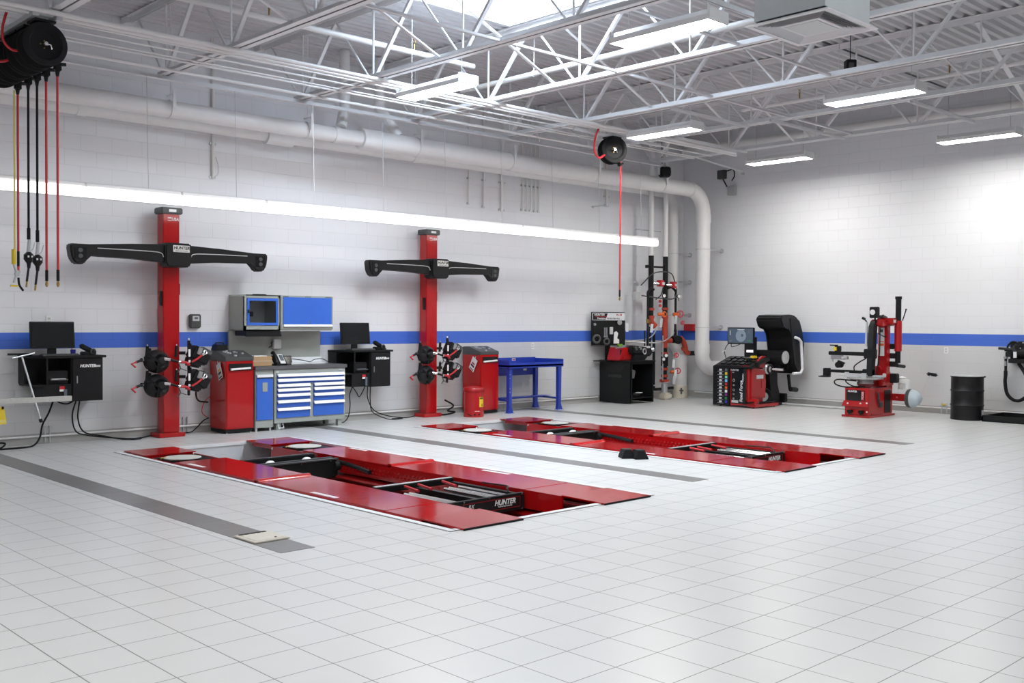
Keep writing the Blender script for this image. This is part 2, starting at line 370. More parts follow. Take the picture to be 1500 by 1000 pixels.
# conduit bundle under the joists
for y, z, r, x1, lab in ((10.30, 4.535, .026, 15.2, 'thick white conduit running under the joists, farther from the back wall'), (10.42, 4.53, .024, 15.4, 'thick white conduit running beside its twin under the joists'),
                     (10.56, 4.535, .011, 13.3, 'thin white conduit just behind the pair of thick ones'), (10.80, 4.535, .011, 15.2, 'lone thin white conduit under the joists, midway in the bundle'),
                     (11.07, 4.535, .010, 15.2, 'thin white conduit, front one of the close pair'), (11.19, 4.535, .013, 15.2, 'thin white conduit, back one of the close pair'), (11.66, 4.53, .02, 13.4, 'white conduit beside the long tie angle')):
    tag(MB().cyl((XL+.02, y, z), (x1, y, z), r, n=10).done('conduit', 'pipe'), lab, 'conduit', 'conduits under the joists')
# perforated strut channels
def strut(p, q, label, m='white'):
    p, q = V(p), V(q); d = q-p; L = d.length; c = (p+q)/2; mt = Euler((0, 0, math.atan2(d.y, d.x))).to_matrix(); b = MB()
    b.box(c.x-L/2, c.x+L/2, c.y-.021, c.y+.021, c.z+.018, c.z+.021, mtx=mt)
    for s in (-1, 1):
        k = c+mt @ V((0, s*.0195, 0)); b.box(k.x-L/2, k.x+L/2, k.y-.0015, k.y+.0015, k.z-.021, k.z+.02, mtx=mt)
        k = c+mt @ V((0, s*.014, -.0195)); b.box(k.x-L/2, k.x+L/2, k.y-.006, k.y+.006, k.z-.0015, k.z+.0015, mtx=mt)
    n = int(L/.1)
    o = b.done('strut_channel', m); o.data.transform(Matrix.Translation(-c)); o.location = c
    return tag(o, label, 'strut channel', 'strut channels on the joists')
strut((11.5, 8.86, 4.558), (13.4, 8.86, 4.558), 'white strut channel across two joists near the middle lamp')
strut((13.36, 10.2, 4.558), (15.39, 10.2, 4.558), 'white strut channel beside the corner loudspeaker')
strut((13.4, 6.30, 4.558), (15.43, 6.30, 4.558), 'white strut channel behind the lamp over the tire changer')
strut((13.2, 8.34, 4.558), (15.36, 8.34, 4.558), 'white strut channel above the smallest lamp near the corner')
strut((11.4, 10.62, 4.49), (13.5, 10.62, 4.49), 'white strut channel carrying the single hose reel near the corner')
strut((7.5, 5.65, 4.558), (9.7, 5.62, 4.558), 'white slotted strut channel beside the square air diffuser')
# sprinkler pipes
t = thing('sprinkler_pipe', 'white sprinkler pipe running parallel to the back wall above the joist bottoms', 'sprinkler pipe', (6, 10.7, 5.1))
MB().cyl((XL+.02, 10.70, 5.10), (9.45, 10.70, 5.10), .036).done('pipe', 'pipe', t)
def sprinkler(x, y, z, par):
    h = MB().cyl((x, y, z), (x, y, z+.08), .012, n=8).cyl((x, y, z+.08), (x, y, z+.1), .02, .006, n=8)
    h.tube([(x-.016, y, z+.1), (x-.018, y, z+.12), (x, y, z+.135)], .004, 6).tube([(x+.016, y, z+.1), (x+.018, y, z+.12), (x, y, z+.135)], .004, 6).lathe([(0, 0), (.03, .004), (0, .006)], (x, y, z+.135), n=10)
    h.done('sprinkler_head', 'brass', par)
for x in (4.2, 6.25, 8.4): sprinkler(x, 10.70, 5.13, t)
t = thing('sprinkler_pipe', 'white sprinkler pipe running toward the viewer past the skylight', 'sprinkler pipe', (9.8, 9, 4.93))
MB().cyl((9.83, 11.4, 4.93), (9.83, .5, 4.93), .034).cyl((9.83, 11.4, 4.93), (9.83, 11.4, 5.1), .034).done('pipe', 'pipe', t)
MB().cyl((9.83, 9.9, 4.96), (9.83, 9.9, 5.5), .006, n=6).torus((9.83, 9.9, 4.93), (0, 1, 0), .042, .006, 20, 6).done('hanger', 'white', t)
sprinkler(9.83, 7.9, 4.96, t); sprinkler(9.83, 4.6, 4.96, t)
t = thing('sprinkler_pipe', 'white sprinkler pipe crossing the joists near the end wall', 'sprinkler pipe', (13.9, 8, 5.0))
MB().cyl((14.35, 9.6, 5.05), (14.35, 3., 5.05), .03).done('pipe', 'pipe', t)
sprinkler(14.35, 8.55, 5.08, t); sprinkler(14.35, 6.2, 5.08, t)
# white round duct along right wall, and its ledger
tag(MB().cyl((17.6, 13.2, 5.17), (17.6, 2, 5.15), .085, n=16).done('wall_pipe', 'pipe'), 'large white pipe running high along the end wall', 'pipe')
t = thing('air_diffuser', 'square white louvered air diffuser hanging on a grey duct', 'air diffuser', (8.74, 5.09, 4.35))
x0, x1, y0, y1 = 8.27, 9.21, 4.66, 5.51
MB().box(8.33, 9.15, 4.72, 5.45, 4.40, ZD+.02).done('duct', 'duct', t)
MB().box(8.31, 9.17, 4.70, 5.47, 4.98, 5.0).done('duct_flange', 'duct', t)
fr = MB()
def ringf(bb, i, w, z0, z1):
    a0, a1, c0, c1 = x0+i, x1-i, y0+i*.9, y1-i*.9
    for q in ((a0, a0+w, c0, c1), (a1-w, a1, c0, c1), (a0+w, a1-w, c0, c0+w), (a0+w, a1-w, c1-w, c1)): bb.box(q[0], q[1], q[2], q[3], z0, z1)
ringf(fr, 0, .05, 4.35, 4.362)
for k in range(6):
    i0, i1 = .052+k*.031, .052+k*.031+.024; z0_, z1_ = 4.352, 4.378
    o4 = [(x0+i0, y0+i0*.9), (x1-i0, y0+i0*.9), (x1-i0, y1-i0*.9), (x0+i0, y1-i0*.9)]; n4 = [(x0+i1, y0+i1*.9), (x1-i1, y0+i1*.9), (x1-i1, y1-i1*.9), (x0+i1, y1-i1*.9)]
    for e in range(4):
        a, c = e, (e+1) % 4
        fr.poly([(*o4[a], z0_), (*o4[c], z0_), (*n4[c], z1_), (*n4[a], z1_)])
fr.done('louver_frame', 'white', t)
MB().box(8.34, 9.14, 4.73, 5.44, 4.392, 4.396).done('louver_dark_sheet', 'black', t)  # black sheet painting in the dark between the louver blades
MB().box(8.51, 8.97, 4.88, 5.29, 4.355, 4.368).done('core_panel', 'white', t)
MB().box(8.545, 8.935, 4.915, 5.255, 4.349, 4.356).done('grille', 'duct', t)
# ------------------------------------------------------------------ lamps
def lamp_proto():
    t = thing('ceiling_lamp', 'x', 'ceiling lamp', (0, 0, 4.4))
    b = MB().prism([(-.15, 4.40), (.15, 4.40), (.155, 4.425), (.10, 4.49), (-.10, 4.49), (-.155, 4.425)], 'xz', -.60, .60)
    b.done('housing', 'lamp_body', t)
    MB().box(-.14, .14, -.585, .585, 4.388, 4.398).done('diffuser', 'lens', t)
    for s in (-1, 1): MB().box(s*.152-.006, s*.152+.006, -.60, .60, 4.378, 4.43).done('side_lip', 'lamp_body', t)
    for s in (-1, 1):
        MB().box(-.16, .16, s*.60-.012, s*.60+.012, 4.375, 4.495, .008).done('end_cap', 'lamp_body', t)
        MB().cyl((0, s*.48, 4.49), (0, s*.48, ZD+.01), .004, n=6).done('hanging_wire', 'galv', t)
    return t
LP = [(8.02, 9.78, 'white low-bay lamp hanging below the conduits, between the red posts and the skylight'), (8.02, 6.24, 'largest white low-bay lamp, beside the square air diffuser'), (12.23, 9.55, 'white low-bay lamp beside the single hose reel'),
      (12.12, 6.18, 'white low-bay lamp hanging above the tire changer, second back from the square air diffuser'), (16.2, 10.05, 'smallest white low-bay lamp, near the corner by the end wall'), (16.41, 6.62, 'white low-bay lamp by the end wall above the black drum')]
tl = lamp_proto()
for i, (x, y, lab) in enumerate(LP):
    if i == 0: tl.location = (x, y, 4.4); tl['label'] = lab; tl['group'] = 'low-bay lamps'
    else: dup(tl, (x, y, 4.49 if x > 16 else 4.4), lab)
# strip row
SY, SL = 12.05, 1.175
ts = thing('strip_lamp', 'x', 'strip lamp', (0, SY, 3.1))
MB().box(-SL/2+.004, SL/2-.004, SY-.06, SY+.06, 3.13, 3.185, .01).done('housing', 'lamp_body', ts)
MB().prism([(SY-.075, 3.135), (SY-.07, 3.05), (SY-.04, 3.03), (SY+.04, 3.03), (SY+.07, 3.05), (SY+.075, 3.135)], 'yz', -SL/2+.004, SL/2-.004).done('diffuser', 'strip', ts)
for xa in (-SL/2, SL/2-.012): MB().box(xa, xa+.012, SY-.07, SY+.07, 3.05, 3.185, .004).done('end_cap', 'lamp_body', ts)
MB().cyl((.18, SY, 3.185), (.18, SY+.05, ZC-.03), .0035, n=6).done('hanging_wire', 'galv', ts)
for i in range(11):
    x = 15.2-SL*(i+.5); lab = 'lit strip lamp in the long row along the back wall, %s from the pipe bend' % ('first' if i == 0 else ORD[i+1])
    if i == 0: ts.location = (x, SY, 3.06); ts['label'] = lab; ts['group'] = 'strip lamps along the back wall'
    else: dup(ts, (x, SY, 3.06), lab)
# ------------------------------------------------------------------ floor lifts
def lift(dx, label, rackside):
    t = thing('scissor_lift', label, 'car lift', (6.2+dx, 8.8, 0), 'red scissor lifts in the floor')
    for k, x0 in enumerate((5.03+dx, 6.63+dx)):
        x1 = x0+.60; z = .016
        b = MB()
        b.box(x0, x1, 8.88, 10.58, z-.02, z, .004)                       # front deck plate
        b.box(x0, x1, 6.78, 8.82, z-.024, z-.004, .004)                  # middle deck plate
        b.box(x0, x1, 6.29, 6.775, z-.026, z-.006, .004)
        for xx in (x0+.002, x1-.022): b.box(xx, xx+.02, 6.29, 11.30, -.16, z-.022)
        b.box(x0, x1, 10.58, 11.3, -.05, -.03)
        r = b.done('runway', 'red', t)
        MB().prism([(8.80, z-.005), (8.83, z+.016), (8.87, z+.016), (8.90, z-.002)], 'yz', x0+.005, x1-.005).done('ridge', 'red', r)
        MB().box(x0-.03 if k == 0 else x0-.06, x1+.06 if k == 0 else x1+.03, 6.4, 11.2, -.215, -.19).box(x0+.12, x0+.48, 6.9, 10.8, -.30, -.215).done('base_flange', 'redm', r)
        MB().prism([(6.285, z-.006), (5.775, .004), (5.775, .016), (6.285, z+.006)], 'yz', x0-.01, x1+.01).done('ramp', 'red', t)
        MB().box(x0-.011, x1+.011, 5.766, 5.777, .001, .015).done('ramp_lip', 'rubber', t)
        p = MB().box(x0-.01, x1+.01, 11.31, 11.9, z-.012, z, .003).box(x0+.02, x1-.02, 11.33, 11.8, z-.06, z-.012)
        p.done('end_plate', 'red', t)
        tp = MB().lathe([(0, 0), (.20, 0), (.205, .004), (.205, .010), (0, .010)], (x0+.25, 10.92, .006), n=40)
        tp.done('turn_plate', 'tinc', t)
        MB().box(x0+.02, x1-.02, 10.62, 11.27, -.03, -.012).box(x0+.03, x0+.3, 10.75, 11.1, -.012, .008, .01).done('turn_plate_tray', 'blackm', t)
        MB().cyl((x0+.03, 11.0, .012), (x0+.09, 11.0, .012), .012, n=8).done('lock_pin', 'brass', t)
        xs_ = x0+.03 if k == 0 else x0+.52
        s1 = MB().box(xs_, xs_+.05, 10.02, 10.37, z, z+.0015)
        s1.done('decal', 'film', t)
        MB().box(xs_, xs_+.05, 7.55, 7.95, z-.004, z-.0024).done('decal', 'film', t)
        bo = MB()
        xi = x1+.001 if k == 0 else x0-.001; sg = 1 if k == 0 else -1
        for y, zz in ((11.25, -.03), (11.15, -.13), (6.36, -.15), (6.42, -.19)): bo.cyl((xi, y, zz), (xi+sg*.012, y, zz), .014, n=8)
        bo.done('bolt', 'chrome', t)
        rk = MB()
        for q in range(26):
            y = 8.95+q*.062-.9
            for zz in (-.06, -.10): rk.cyl((xi, y+(.03 if zz < -.08 else 0), zz), (xi+sg*.018, y+(.03 if zz < -.08 else 0), zz), .013, .008, n=8)
        rk.box(min(xi, xi+sg*.006), max(xi, xi+sg*.006), 8.0, 9.7, -.14, -.125)
        rk.done('lock_rack', 'redm', t)
    return t
lift(0, 'red scissor lift sunk in the floor nearer the viewer, a logo on its front jack', 1)
lift(4.47, 'red scissor lift sunk in the floor farther from the viewer, beside the wheel chocks', 1)
def jack_open(dx, label):
    t = thing('rolling_jack', label, 'rolling jack', (6.19+dx, 7.3, -.1), 'rolling jacks between the runways')
    x0, x1 = 5.66+dx, 6.60+dx
    f = MB()
    f.box(x0, x1, 7.74, 7.83, -.045, .012, .006).box(x0, x1, 6.74, 6.78, -.16, -.005, .004)
    f.box(x0, x0+.05, 6.76, 7.78, -.06, -.02).box(x1-.05, x1, 6.76, 7.78, -.06, -.02).box(x0, x1, 6.78, 7.74, -.15, -.13)
    f.box(x0+.45, x0+.5, 6.78, 7.74, -.12, -.03)
    f.done('frame', 'blackm', t)
    MB().box(x0, x1, 7.76, 7.81, .0125, .016).done('top_rail', 'galv', t)
    for xx in (x0+.14, x0+.20, x0+.62, x0+.68, x0+.80): MB().cyl((xx, 6.8, -.035), (xx, 7.5, -.035), .017, n=10).done('slide_rod', 'chrome', t)
    for xx in (x0+.26, x0+.42, x0+.72): MB().cyl((xx, 7.45, -.01), (xx+.02, 7.68, .005), .014, n=8).done('grip', 'bred', t)
    w = MB()
    w.tube([(x1-.14, 6.8, 0), (x1-.12, 6.85, .03), (x1-.03, 6.95, .03), (x1-.02, 7.3, .02)], .008, 6); w.done('guard_rail', 'blackm', t)
    for xx in (x0+.02, x1-.005): MB().cyl((xx, 6.86, -.12), (xx+.03, 6.86, -.12), .06, n=16).done('roller', 'rubber', t)
    pl = MB().box(x0+.18, x1-.05, 6.735, 6.7395, -.135, -.025).done('name_plate', 'black', t)
    m = MB(); a0, a1, c0, c1 = x0+.19, x1-.06, -.128, -.032
    for q in ((a0, a1, c0, c0+.004), (a0, a1, c1-.004, c1), (a0, a0+.004, c0, c1), (a1-.004, a1, c0, c1)): m.box(q[0], q[1], 6.733, 6.736, q[2], q[3])
    m.done('plate_outline', 'redm', pl)
    text('HUNTER', (x0+.69, 6.732, -.067), .066, FRONT, 'paper', pl, shear=.25, bold=.002)
    text('Engineering Company', (x0+.69, 6.732, -.10), .02, FRONT, 'paper', pl)
    text('RX', (x0+.28, 6.732, -.065), .05, FRONT, 'paper', pl, shear=.25)
    b = MB()
    for xx in (x0+.03, x0+.2, x0+.5, x1-.03):
        for zz in (-.015, -.15): b.cyl((xx, 6.74, zz), (xx, 6.732, zz), .008, n=8)
    b.done('bolt', 'chrome', t)
def jack_box(dx, label):
    t = thing('rolling_jack', label, 'rolling jack', (6.19+dx, 9.9, -.1), 'rolling jacks between the runways')
    x0, x1 = 5.66+dx, 6.60+dx
    MB().box(x0, x1, 9.78, 9.83, -.21, -.01, .004).box(x0, x1, 10.25, 10.30, -.10, 0, .004).box(x0, x0+.05, 9.83, 10.3, -.09, -.03).box(x1-.05, x1, 9.83, 10.3, -.09, -.03).box(x0, x1, 9.83, 10.25, -.15, -.13).done('frame', 'blackm', t)
    MB().box(x0, x1, 9.76, 9.82, -.009, .006, .003).box(x0, x1, 9.88, 9.93, -.02, .006, .003).box(x0, x1, 10.27, 10.33, .001, .010, .003).done('top_rail', 'dark', t)
    for xx in (x0+.25, x0+.72): MB().lathe([(0, 0), (.05, 0), (.055, .02), (.03, .04), (0, .045)], (xx, 10.08, -.04), n=16).done('lift_pad', 'paper', t)
    for xx in (x0+.38, x0+.55): MB().cyl((xx, 10.0, -.04), (xx+.1, 10.02, -.04), .018, n=8).done('grip', 'bred', t)
    MB().tube([(x1, 9.9, -.04), (x1+.03, 9.7, -.05), (x1+.015, 9.4, -.07), (x1-.01, 9.15, -.09)], .025, 8).done('hose_cover', 'black', t)
    MB().cyl((x1-.05, 9.78, -.08), (x1+.02, 9.78, -.08), .05, n=14).done('roller', 'rubber', t)
    b = MB()
    for xx in (x0+.1, x0+.46, x1-.1, x1-.02): b.cyl((xx, 9.78, -.02), (xx, 9.772, -.02), .009, n=8)
    b.done('bolt', 'chrome', t)
jack_open(0, 'black rolling jack with a lettered plate, front jack of the nearer red lift')
jack_open(4.47, 'black rolling jack with a slim frame, front jack of the farther red lift')
jack_box(0, 'black rolling jack with a solid dark box front, rear jack of the nearer red lift')
jack_box(4.47, 'black rolling jack with a solid dark box front, rear jack of the farther red lift')
# wheel chocks
for k, (x, y, a) in enumerate(((9.13, 7.63, -.05), (9.19, 7.49, .0))):
    t = thing('wheel_chock', ['black rubber wheel chock, the one partly hidden behind its twin on the floor', 'black rubber wheel chock in front of its twin, nearer the viewer'][k], 'wheel chock', (x, y, 0), 'wheel chocks')
    MB().prism([(-.085, 0), (.085, 0), (.035, .10), (-.05, .10)], 'xz', -.09, .09, .006).done('wedge', 'rubber', t).location = (0, 0, 0)
    for c in t.children: c.data.transform(Matrix.Translation(V((x, y, 0))))
    MB().box(x-.05, x+.05, y-.06, y+.06, .1, .104).done('tread_pad', 'black', t)
    t.rotation_euler = (0, 0, a-.55)
# floor box cover
t = thing('floor_box', 'beige steel floor box cover set near the end of a dark tile strip', 'floor box', (3.77, 6.56, 0))
MB().box(3.63, 3.915, 6.40, 6.71, .0025, .014, .004).done('cover', 'beige', t)
MB().box(3.66, 3.885, 6.43, 6.66, .014, .016, .001).done('lid', 'beige', t)
h = MB()
for k in range(5): h.box(3.665+k*.045, 3.70+k*.045, 6.675, 6.70, .014, .018)
h.done('hinge', 'blackm', t)
MB().cyl((3.83, 6.46, .0155), (3.83, 6.46, .019), .009, n=10).done('latch', 'blackm', t)

# ------------------------------------------------------------------ alignment posts with camera beams
t = thing('camera_post', 'tall red post with a black camera beam, beside the grey drawer cabinet', 'alignment camera post', (6.15, 13.1, 0), 'camera posts')
MB().box(5.95, 6.31, 12.97, 13.25, 0, .06, .006).done('base', 'red', t)
MB().box(6.035, 6.265, 13.04, 13.22, .06, 2.98, .008).done('column', 'red', t)
MB().box(6.0, 6.295, 13.0, 13.24, 2.975, 3.06, .012).done('cap', 'dark', t)
MB().box(6.10, 6.2, 12.996, 12.9995, 3.0, 3.035).done('cap_label', 'galv', t)
MB().box(6.10, 6.15, 13.036, 13.0395, 2.915, 2.93).box(6.10, 6.15, 13.036, 13.0395, 2.885, 2.892).done('decal', 'paper', t)
text('USA', (6.20, 13.037, 2.906), .055, FRONT, 'paper', t, shear=.2, bold=.001)
h = MB().prism([(5.955, 2.55), (5.975, 2.575), (6.30, 2.575), (6.32, 2.545), (6.32, 2.33), (6.285, 2.26), (5.99, 2.26), (5.955, 2.33)], 'xz', 12.79, 13.035, .018)
hub = h.done('beam_hub', 'black', t)
for s in (-1, 1):
    cx = 6.137; pts = [(.17, 2.555), (.6, 2.535), (1.13, 2.50), (1.375, 2.50), (1.385, 2.47), (1.365, 2.33), (1.31, 2.25), (1.21, 2.25), (1.13, 2.375), (.6, 2.345), (.17, 2.315)]
    MB().prism([(cx+s*a*(.975 if s > 0 else 1.0), z) for a, z in pts], 'xz', 12.84, 12.99, .02).done('beam_arm', 'black', t)
    f = .975 if s > 0 else 1.
    MB().tube([(cx+s*.19*f, 12.835, 2.385), (cx+s*.24*f, 12.835, 2.44), (cx+s*.5*f, 12.836, 2.452), (cx+s*1.05*f, 12.838, 2.455)], .0055, 6).done('trim_line', 'silver', t)
    MB().rbox((cx+s*1.26*f, 12.84, 2.385), (.15, .012, .14), (0, 0, 0), .01).done('camera_window', 'screen', t)
    l = MB()
    for zz in (2.35, 2.42): l.cyl((cx+s*1.26*f, 12.834, zz), (cx+s*1.26*f, 12.828, zz), .028, n=16)
    l.done('camera_lens', 'dark', t)
sg = MB().box(6.055, 6.285, 12.782, 12.789, 2.455, 2.545, .003).done('name_plate', 'paper', t)
text('HUNTER', (6.17, 12.780, 2.508), .056, FRONT, 'black', sg, shear=.2, bold=.0015)
text('Engineering Company', (6.17, 12.780, 2.473), .02, FRONT, 'black', sg)
MB().box(6.27, 6.283, 13.06, 13.12, 1.9, 2.05, .004).done('switch_box', 'blackm', t)
MB().box(6.018, 6.032, 13.06, 13.12, 1.75, 1.95, .004).done('switch_box', 'blackm', t)
t2 = dup(t, (6.15+4.475, 13.1, 0), 'tall red post with a black camera beam, beside the red step can')
# wheel sensor heads
def sensor_round():
    t = thing('wheel_sensor', 'x', 'wheel sensor', (0, 0, 0))
    b = MB().lathe([(0, -.02), (.11, -.02), (.145, .01), (.15, .05), (.13, .09), (.09, .125), (.06, .10), (0, .095)], (0, .02, 0), (.25, -1, .08), n=28)
    b.done('housing', 'black', t)
    c = MB().lathe([(.03, .10), (.05, .135), (.035, .15), (0, .15)], (0, .02, 0), (.25, -1, .08), n=16)
    for a in (.4, 2.5, 4.6): c.rbox((math.cos(a)*.07, -.10, math.sin(a)*.07), (.11, .03, .03), (0, -a, 0), .006)
    c.done('clamp_spider', 'blackm', t)
    MB().cyl((.06, -.1, .035), (.12, -.125, .025), .024, .018, n=12).done('clamp_nut', 'chrome', t); MB().cyl((-.15, -.04, .025), (-.165, -.045, .025), .026, n=12).done('clamp_nut', 'chrome', t)
    MB().cyl((.115, -.12, .025), (.205, -.14, -.005), .016, n=10).done('clamp_rod', 'blackm', t); MB().cyl((-.16, -.04, .025), (-.22, -.05, .0), .016, n=10).done('clamp_rod', 'blackm', t)
    MB().cyl((.20, -.14, -.003), (.218, -.143, -.008), .02, n=12).done('collar', 'chrome', t)
    MB().tube([(.22, -.143, -.008), (.28, -.145, -.015), (.325, -.13, -.05)], .017, 10).done('grip', 'bred', t)
    MB().tube([(-.22, -.05, 0), (-.275, -.06, -.02), (-.235, -.07, -.065)], .012, 8, smooth=False).done('grip', 'bred', t)
    for x, y, z0, z1 in ((-.10, -.03, .03, .20), (-.06, .0, .1, .17), (.20, -.08, .05, .20)): MB().rbox((x, y, (z0+z1)/2), (.028, .03, z1-z0), (0, .08, 0), .006).done('clamp_jaw', 'blackm', t)
    for x, y, z in ((-.095, -.03, .207), (.205, -.08, .207)): MB().cyl((x, y, z-.01), (x, y, z+.012), .009, n=8).done('jaw_tip', 'chrome', t)
    MB().tube([(.21, -.12, -.02), (.23, -.12, -.09), (.20, -.12, -.14)], .006, 6).tube([(.23, -.12, -.09), (.30, -.12, -.12)], .005, 6).done('safety_hook', 'dark', t)
    MB().cyl((.05, .1, 0), (.2, .17, 0), .02, n=8).done('hanger_pin', 'blackm', t)
    return t
def sensor_box():
    t = thing('wheel_sensor', 'x', 'wheel sensor', (0, 0, 0))
    MB().rbox((.05, 0, .02), (.25, .16, .17), (0, .5, 0), .02).rbox((-.02, .0, -.06), (.18, .13, .12), (0, .25, 0), .02).done('housing', 'black', t)
    MB().rbox((.12, -.02, .07), (.14, .15, .06), (0, .5, 0), .01).done('camera_head', 'dark', t)
    MB().rbox((-.115, -.08, .02), (.03, .03, .38), (0, 0, 0), .006).done('clamp_jaw', 'blackm', t); MB().rbox((-.08, -.06, .10), (.02, .02, .14), (0, 0, 0), .005).done('clamp_jaw', 'blackm', t)
    MB().box(-.128, -.102, -.099, -.0955, .01, .10).box(-.128, -.102, -.099, -.0955, -.06, -.03).cyl((-.115, -.08, .2), (-.115, -.08, .235), .01, n=8).done('jaw_plate', 'paper', t)
    MB().tube([(-.09, -.11, -.055), (-.02, -.12, -.015), (.035, -.12, .025)], .013, 10, smooth=False).done('grip', 'bred', t)
    MB().cyl((.04, -.115, .03), (.065, -.12, .045), .02, n=12).torus((.09, -.10, .06), (.3, -1, .2), .022, .009, 20, 8).done('clamp_nut', 'chrome', t)
    MB().rbox((.03, -.085, .075), (.055, .02, .09), (0, .35, 0), .006).done('bracket', 'steel', t)
    MB().cyl((-.08, .08, .05), (-.2, .17, .05), .02, n=8).done('hanger_pin', 'blackm', t)
    return t
sr, sb = sensor_round(), sensor_box(); sr.scale = (1.24, 1.1, 1.03); sb.scale = (1.1,)*3
NM = [('by the drawer cabinet', 0.), ('by the red step can', 4.49)]
first = True
for nm, dx in NM:
    for dz, wh in ((1.02, 'upper'), (.70, 'lower')):
        la = 'round black wheel sensor, %s on the red post %s' % (wh, nm)
        lb = 'boxy black wheel sensor, %s on the red post %s' % (wh, nm)
        pa, pb = (5.84+dx, 12.86, dz), (6.42+dx, 12.92, dz+.045)
        if first:
            sr.location = pa; sr['label'] = la; sr['group'] = 'round wheel sensors'; sb.location = pb; sb['label'] = lb; sb['group'] = 'boxy wheel sensors'; first = False
        else: dup(sr, pa, la); dup(sb, pb, lb)
# ------------------------------------------------------------------ red consoles
def console(dx, label):
    x0, x1, y0, y1 = 6.835+dx, 7.26+dx, 12.84, 13.29
    t = thing('alignment_console', label, 'red console cabinet', ((x0+x1)/2, 13.06, 0), 'red consoles')
    MB().box(x0, x1, y0, y1, .06, 1.0, .006).done('body', 'red', t)
    MB().box(x0+.015, x1-.015, y0-.008, y0+.002, .075, .84, .004).done('front_door', 'red', t)
    MB().box(x0+.01, x1-.01, y0+.015, y1-.01, .012, .06).done('plinth', 'blackm', t)
    f = MB()
    for xx in (x0+.03, x1-.03):
        for yy in (y0+.03, y1-.03): f.cyl((xx, yy, 0), (xx, yy, .02), .014, n=8)
    f.done('foot', 'galv', t)
    MB().prism([(y0-.004, 1.0), (y1, 1.0), (y1, 1.135), (y1-.16, 1.14), (y0-.004, 1.055)], 'yz', x0-.004, x1+.004, .006).done('console_top', 'dark', t)
    random.seed(3)
    for i in range(9):
        u, w, q = random.random(), random.random(), random.random()
        yy = y0+.04+w*.22; zz = 1.055+(yy-y0)*.29; MB().cyl((x0+.08+u*.3, yy, zz-.004), (x0+.08+u*.3, yy, zz+.016), .012+.012*q, n=10).done('button', 'galv', t)
    MB().box(x0+.05, x1-.08, y0+.05, y0+.2, 1.07, 1.078, mtx=Euler((R(16), 0, 0)).to_matrix()).done('keypad_plate', 'black', t)
    s = MB().box(x0+.045, x1-.03, y0-.011, y0-.0075, .87, .965).done('paper_slot', 'black', t)
    MB().rbox((x0+.215, y0-.02, .895), (.30, .03, .025), (0, R(-3), 0)).done('paper_stack', 'paper', s)
    return t
console(0, 'red floor console with a black handled case on top, beside the narrow cabinet')
console(4.68, 'red floor console with a bare sloping top, beside the blue workbench')
t = thing('carry_case', 'small black handled case on the red console by the drawer cabinet', 'carry case', (6.92, 13.2, 1.135))
MB().prism([(6.83, 1.138), (7.03, 1.138), (7.01, 1.22), (6.86, 1.225)], 'xz', 13.13, 13.27, .008).done('body', 'black', t)
MB().tube([(6.87, 13.2, 1.22), (6.88, 13.2, 1.245), (6.98, 13.2, 1.245), (6.99, 13.2, 1.22)], .009, 6).done('handle', 'blackm', t)
def hang_tag(x, y, z, ang, label):
    t = thing('hang_tag', label, 'hang tag', (x, y, z), 'hang tags')
    MB().box(x-.003, x+.0, y-.075, y+.075, z-.115, z+.115).done('card', 'paper', t)
    m = MB().box(x-.005, x-.003, y-.055, y+.055, z-.10, z-.085).box(x-.005, x-.003, y-.05, y+.05, z-.045, z-.015).done('print', 'black', t)
    m = MB().box(x-.005, x-.003, y-.04, y+.04, z+.0, z+.03).done('print', 'redm' if x > 9 else 'yellow', t)
    MB().tube([(x-.001, y, z+.11), (x-.003, y+.01, z+.15)], .004, 6).done('string', 'paper', t)
    t.rotation_euler = (ang, 0, R(-6))
hang_tag(6.822, 12.99, .86, R(-24), 'white printed tag hanging on the red console by the drawer cabinet')
hang_tag(11.500, 13.0, .84, R(32), 'white printed tag hanging on the red console by the blue workbench')
# oily waste can
cx, cy = 11.16, 12.60
t = thing('waste_can', 'red metal oily waste can with a yellow label, in front of the red console', 'waste can', (cx, cy, 0))
MB().lathe([(.165, 0), (.168, .09), (.16, .095), (.16, .40), (.165, .405), (.165, .43), (0, .43)], (cx, cy, 0), n=36).done('body', 'redm', t)
MB().lathe([(.178, .43), (.178, .455), (.165, .48), (.10, .50), (0, .505)], (cx, cy, 0), n=36).done('lid', 'redm', t)
d = V((-.55, -.83, 0)).normalized(); sd = V((-d.y, d.x, 0))
def onc(a, z, r=.1605): return V((cx+r*math.cos(a), cy+r*math.sin(a), z))
b = MB(); n = 8; a0, a1 = R(-96), R(-55)
for i in range(n):
    p, q = a0+(a1-a0)*i/n, a0+(a1-a0)*(i+1)/n
    b.poly([onc(p, .165, .1625), onc(q, .165, .1625), onc(q, .33, .1625), onc(p, .33, .1625)])
lb = b.done('label', 'yellow', t)
b = MB()
for i in range(n):
    p, q = a0+(a1-a0)*(i+.6)/(n+1), a0+(a1-a0)*(i+1.4)/(n+1)
    b.poly([onc(p, .295, .163), onc(q, .295, .163), onc(q, .322, .163), onc(p, .322, .163)])
p, q = a0+(a1-a0)*.42, a0+(a1-a0)*.62
b.poly([onc(p, .175, .163), onc(q, .175, .163), onc(q, .215, .163), onc(p, .215, .163)])
b.done('print', 'black', lb)
b = MB()
for a in (R(-125), R(-100)): b.cyl(onc(a, .045, .160), onc(a, .045, .170), .016, n=10)
b.done('vent_hole', 'black', t)
b = MB()
for k in range(5): b.cyl(onc(R(-122+k*6), .10, .158), onc(R(-122+k*6), .10, .164), .006, n=6)
b.done('rivet', 'paper', t)
MB().tube([onc(R(215), .03, .16), onc(R(215), .035, .2), onc(R(205), .06, .24)], .008, 6).done('pedal', 'blackm', t)
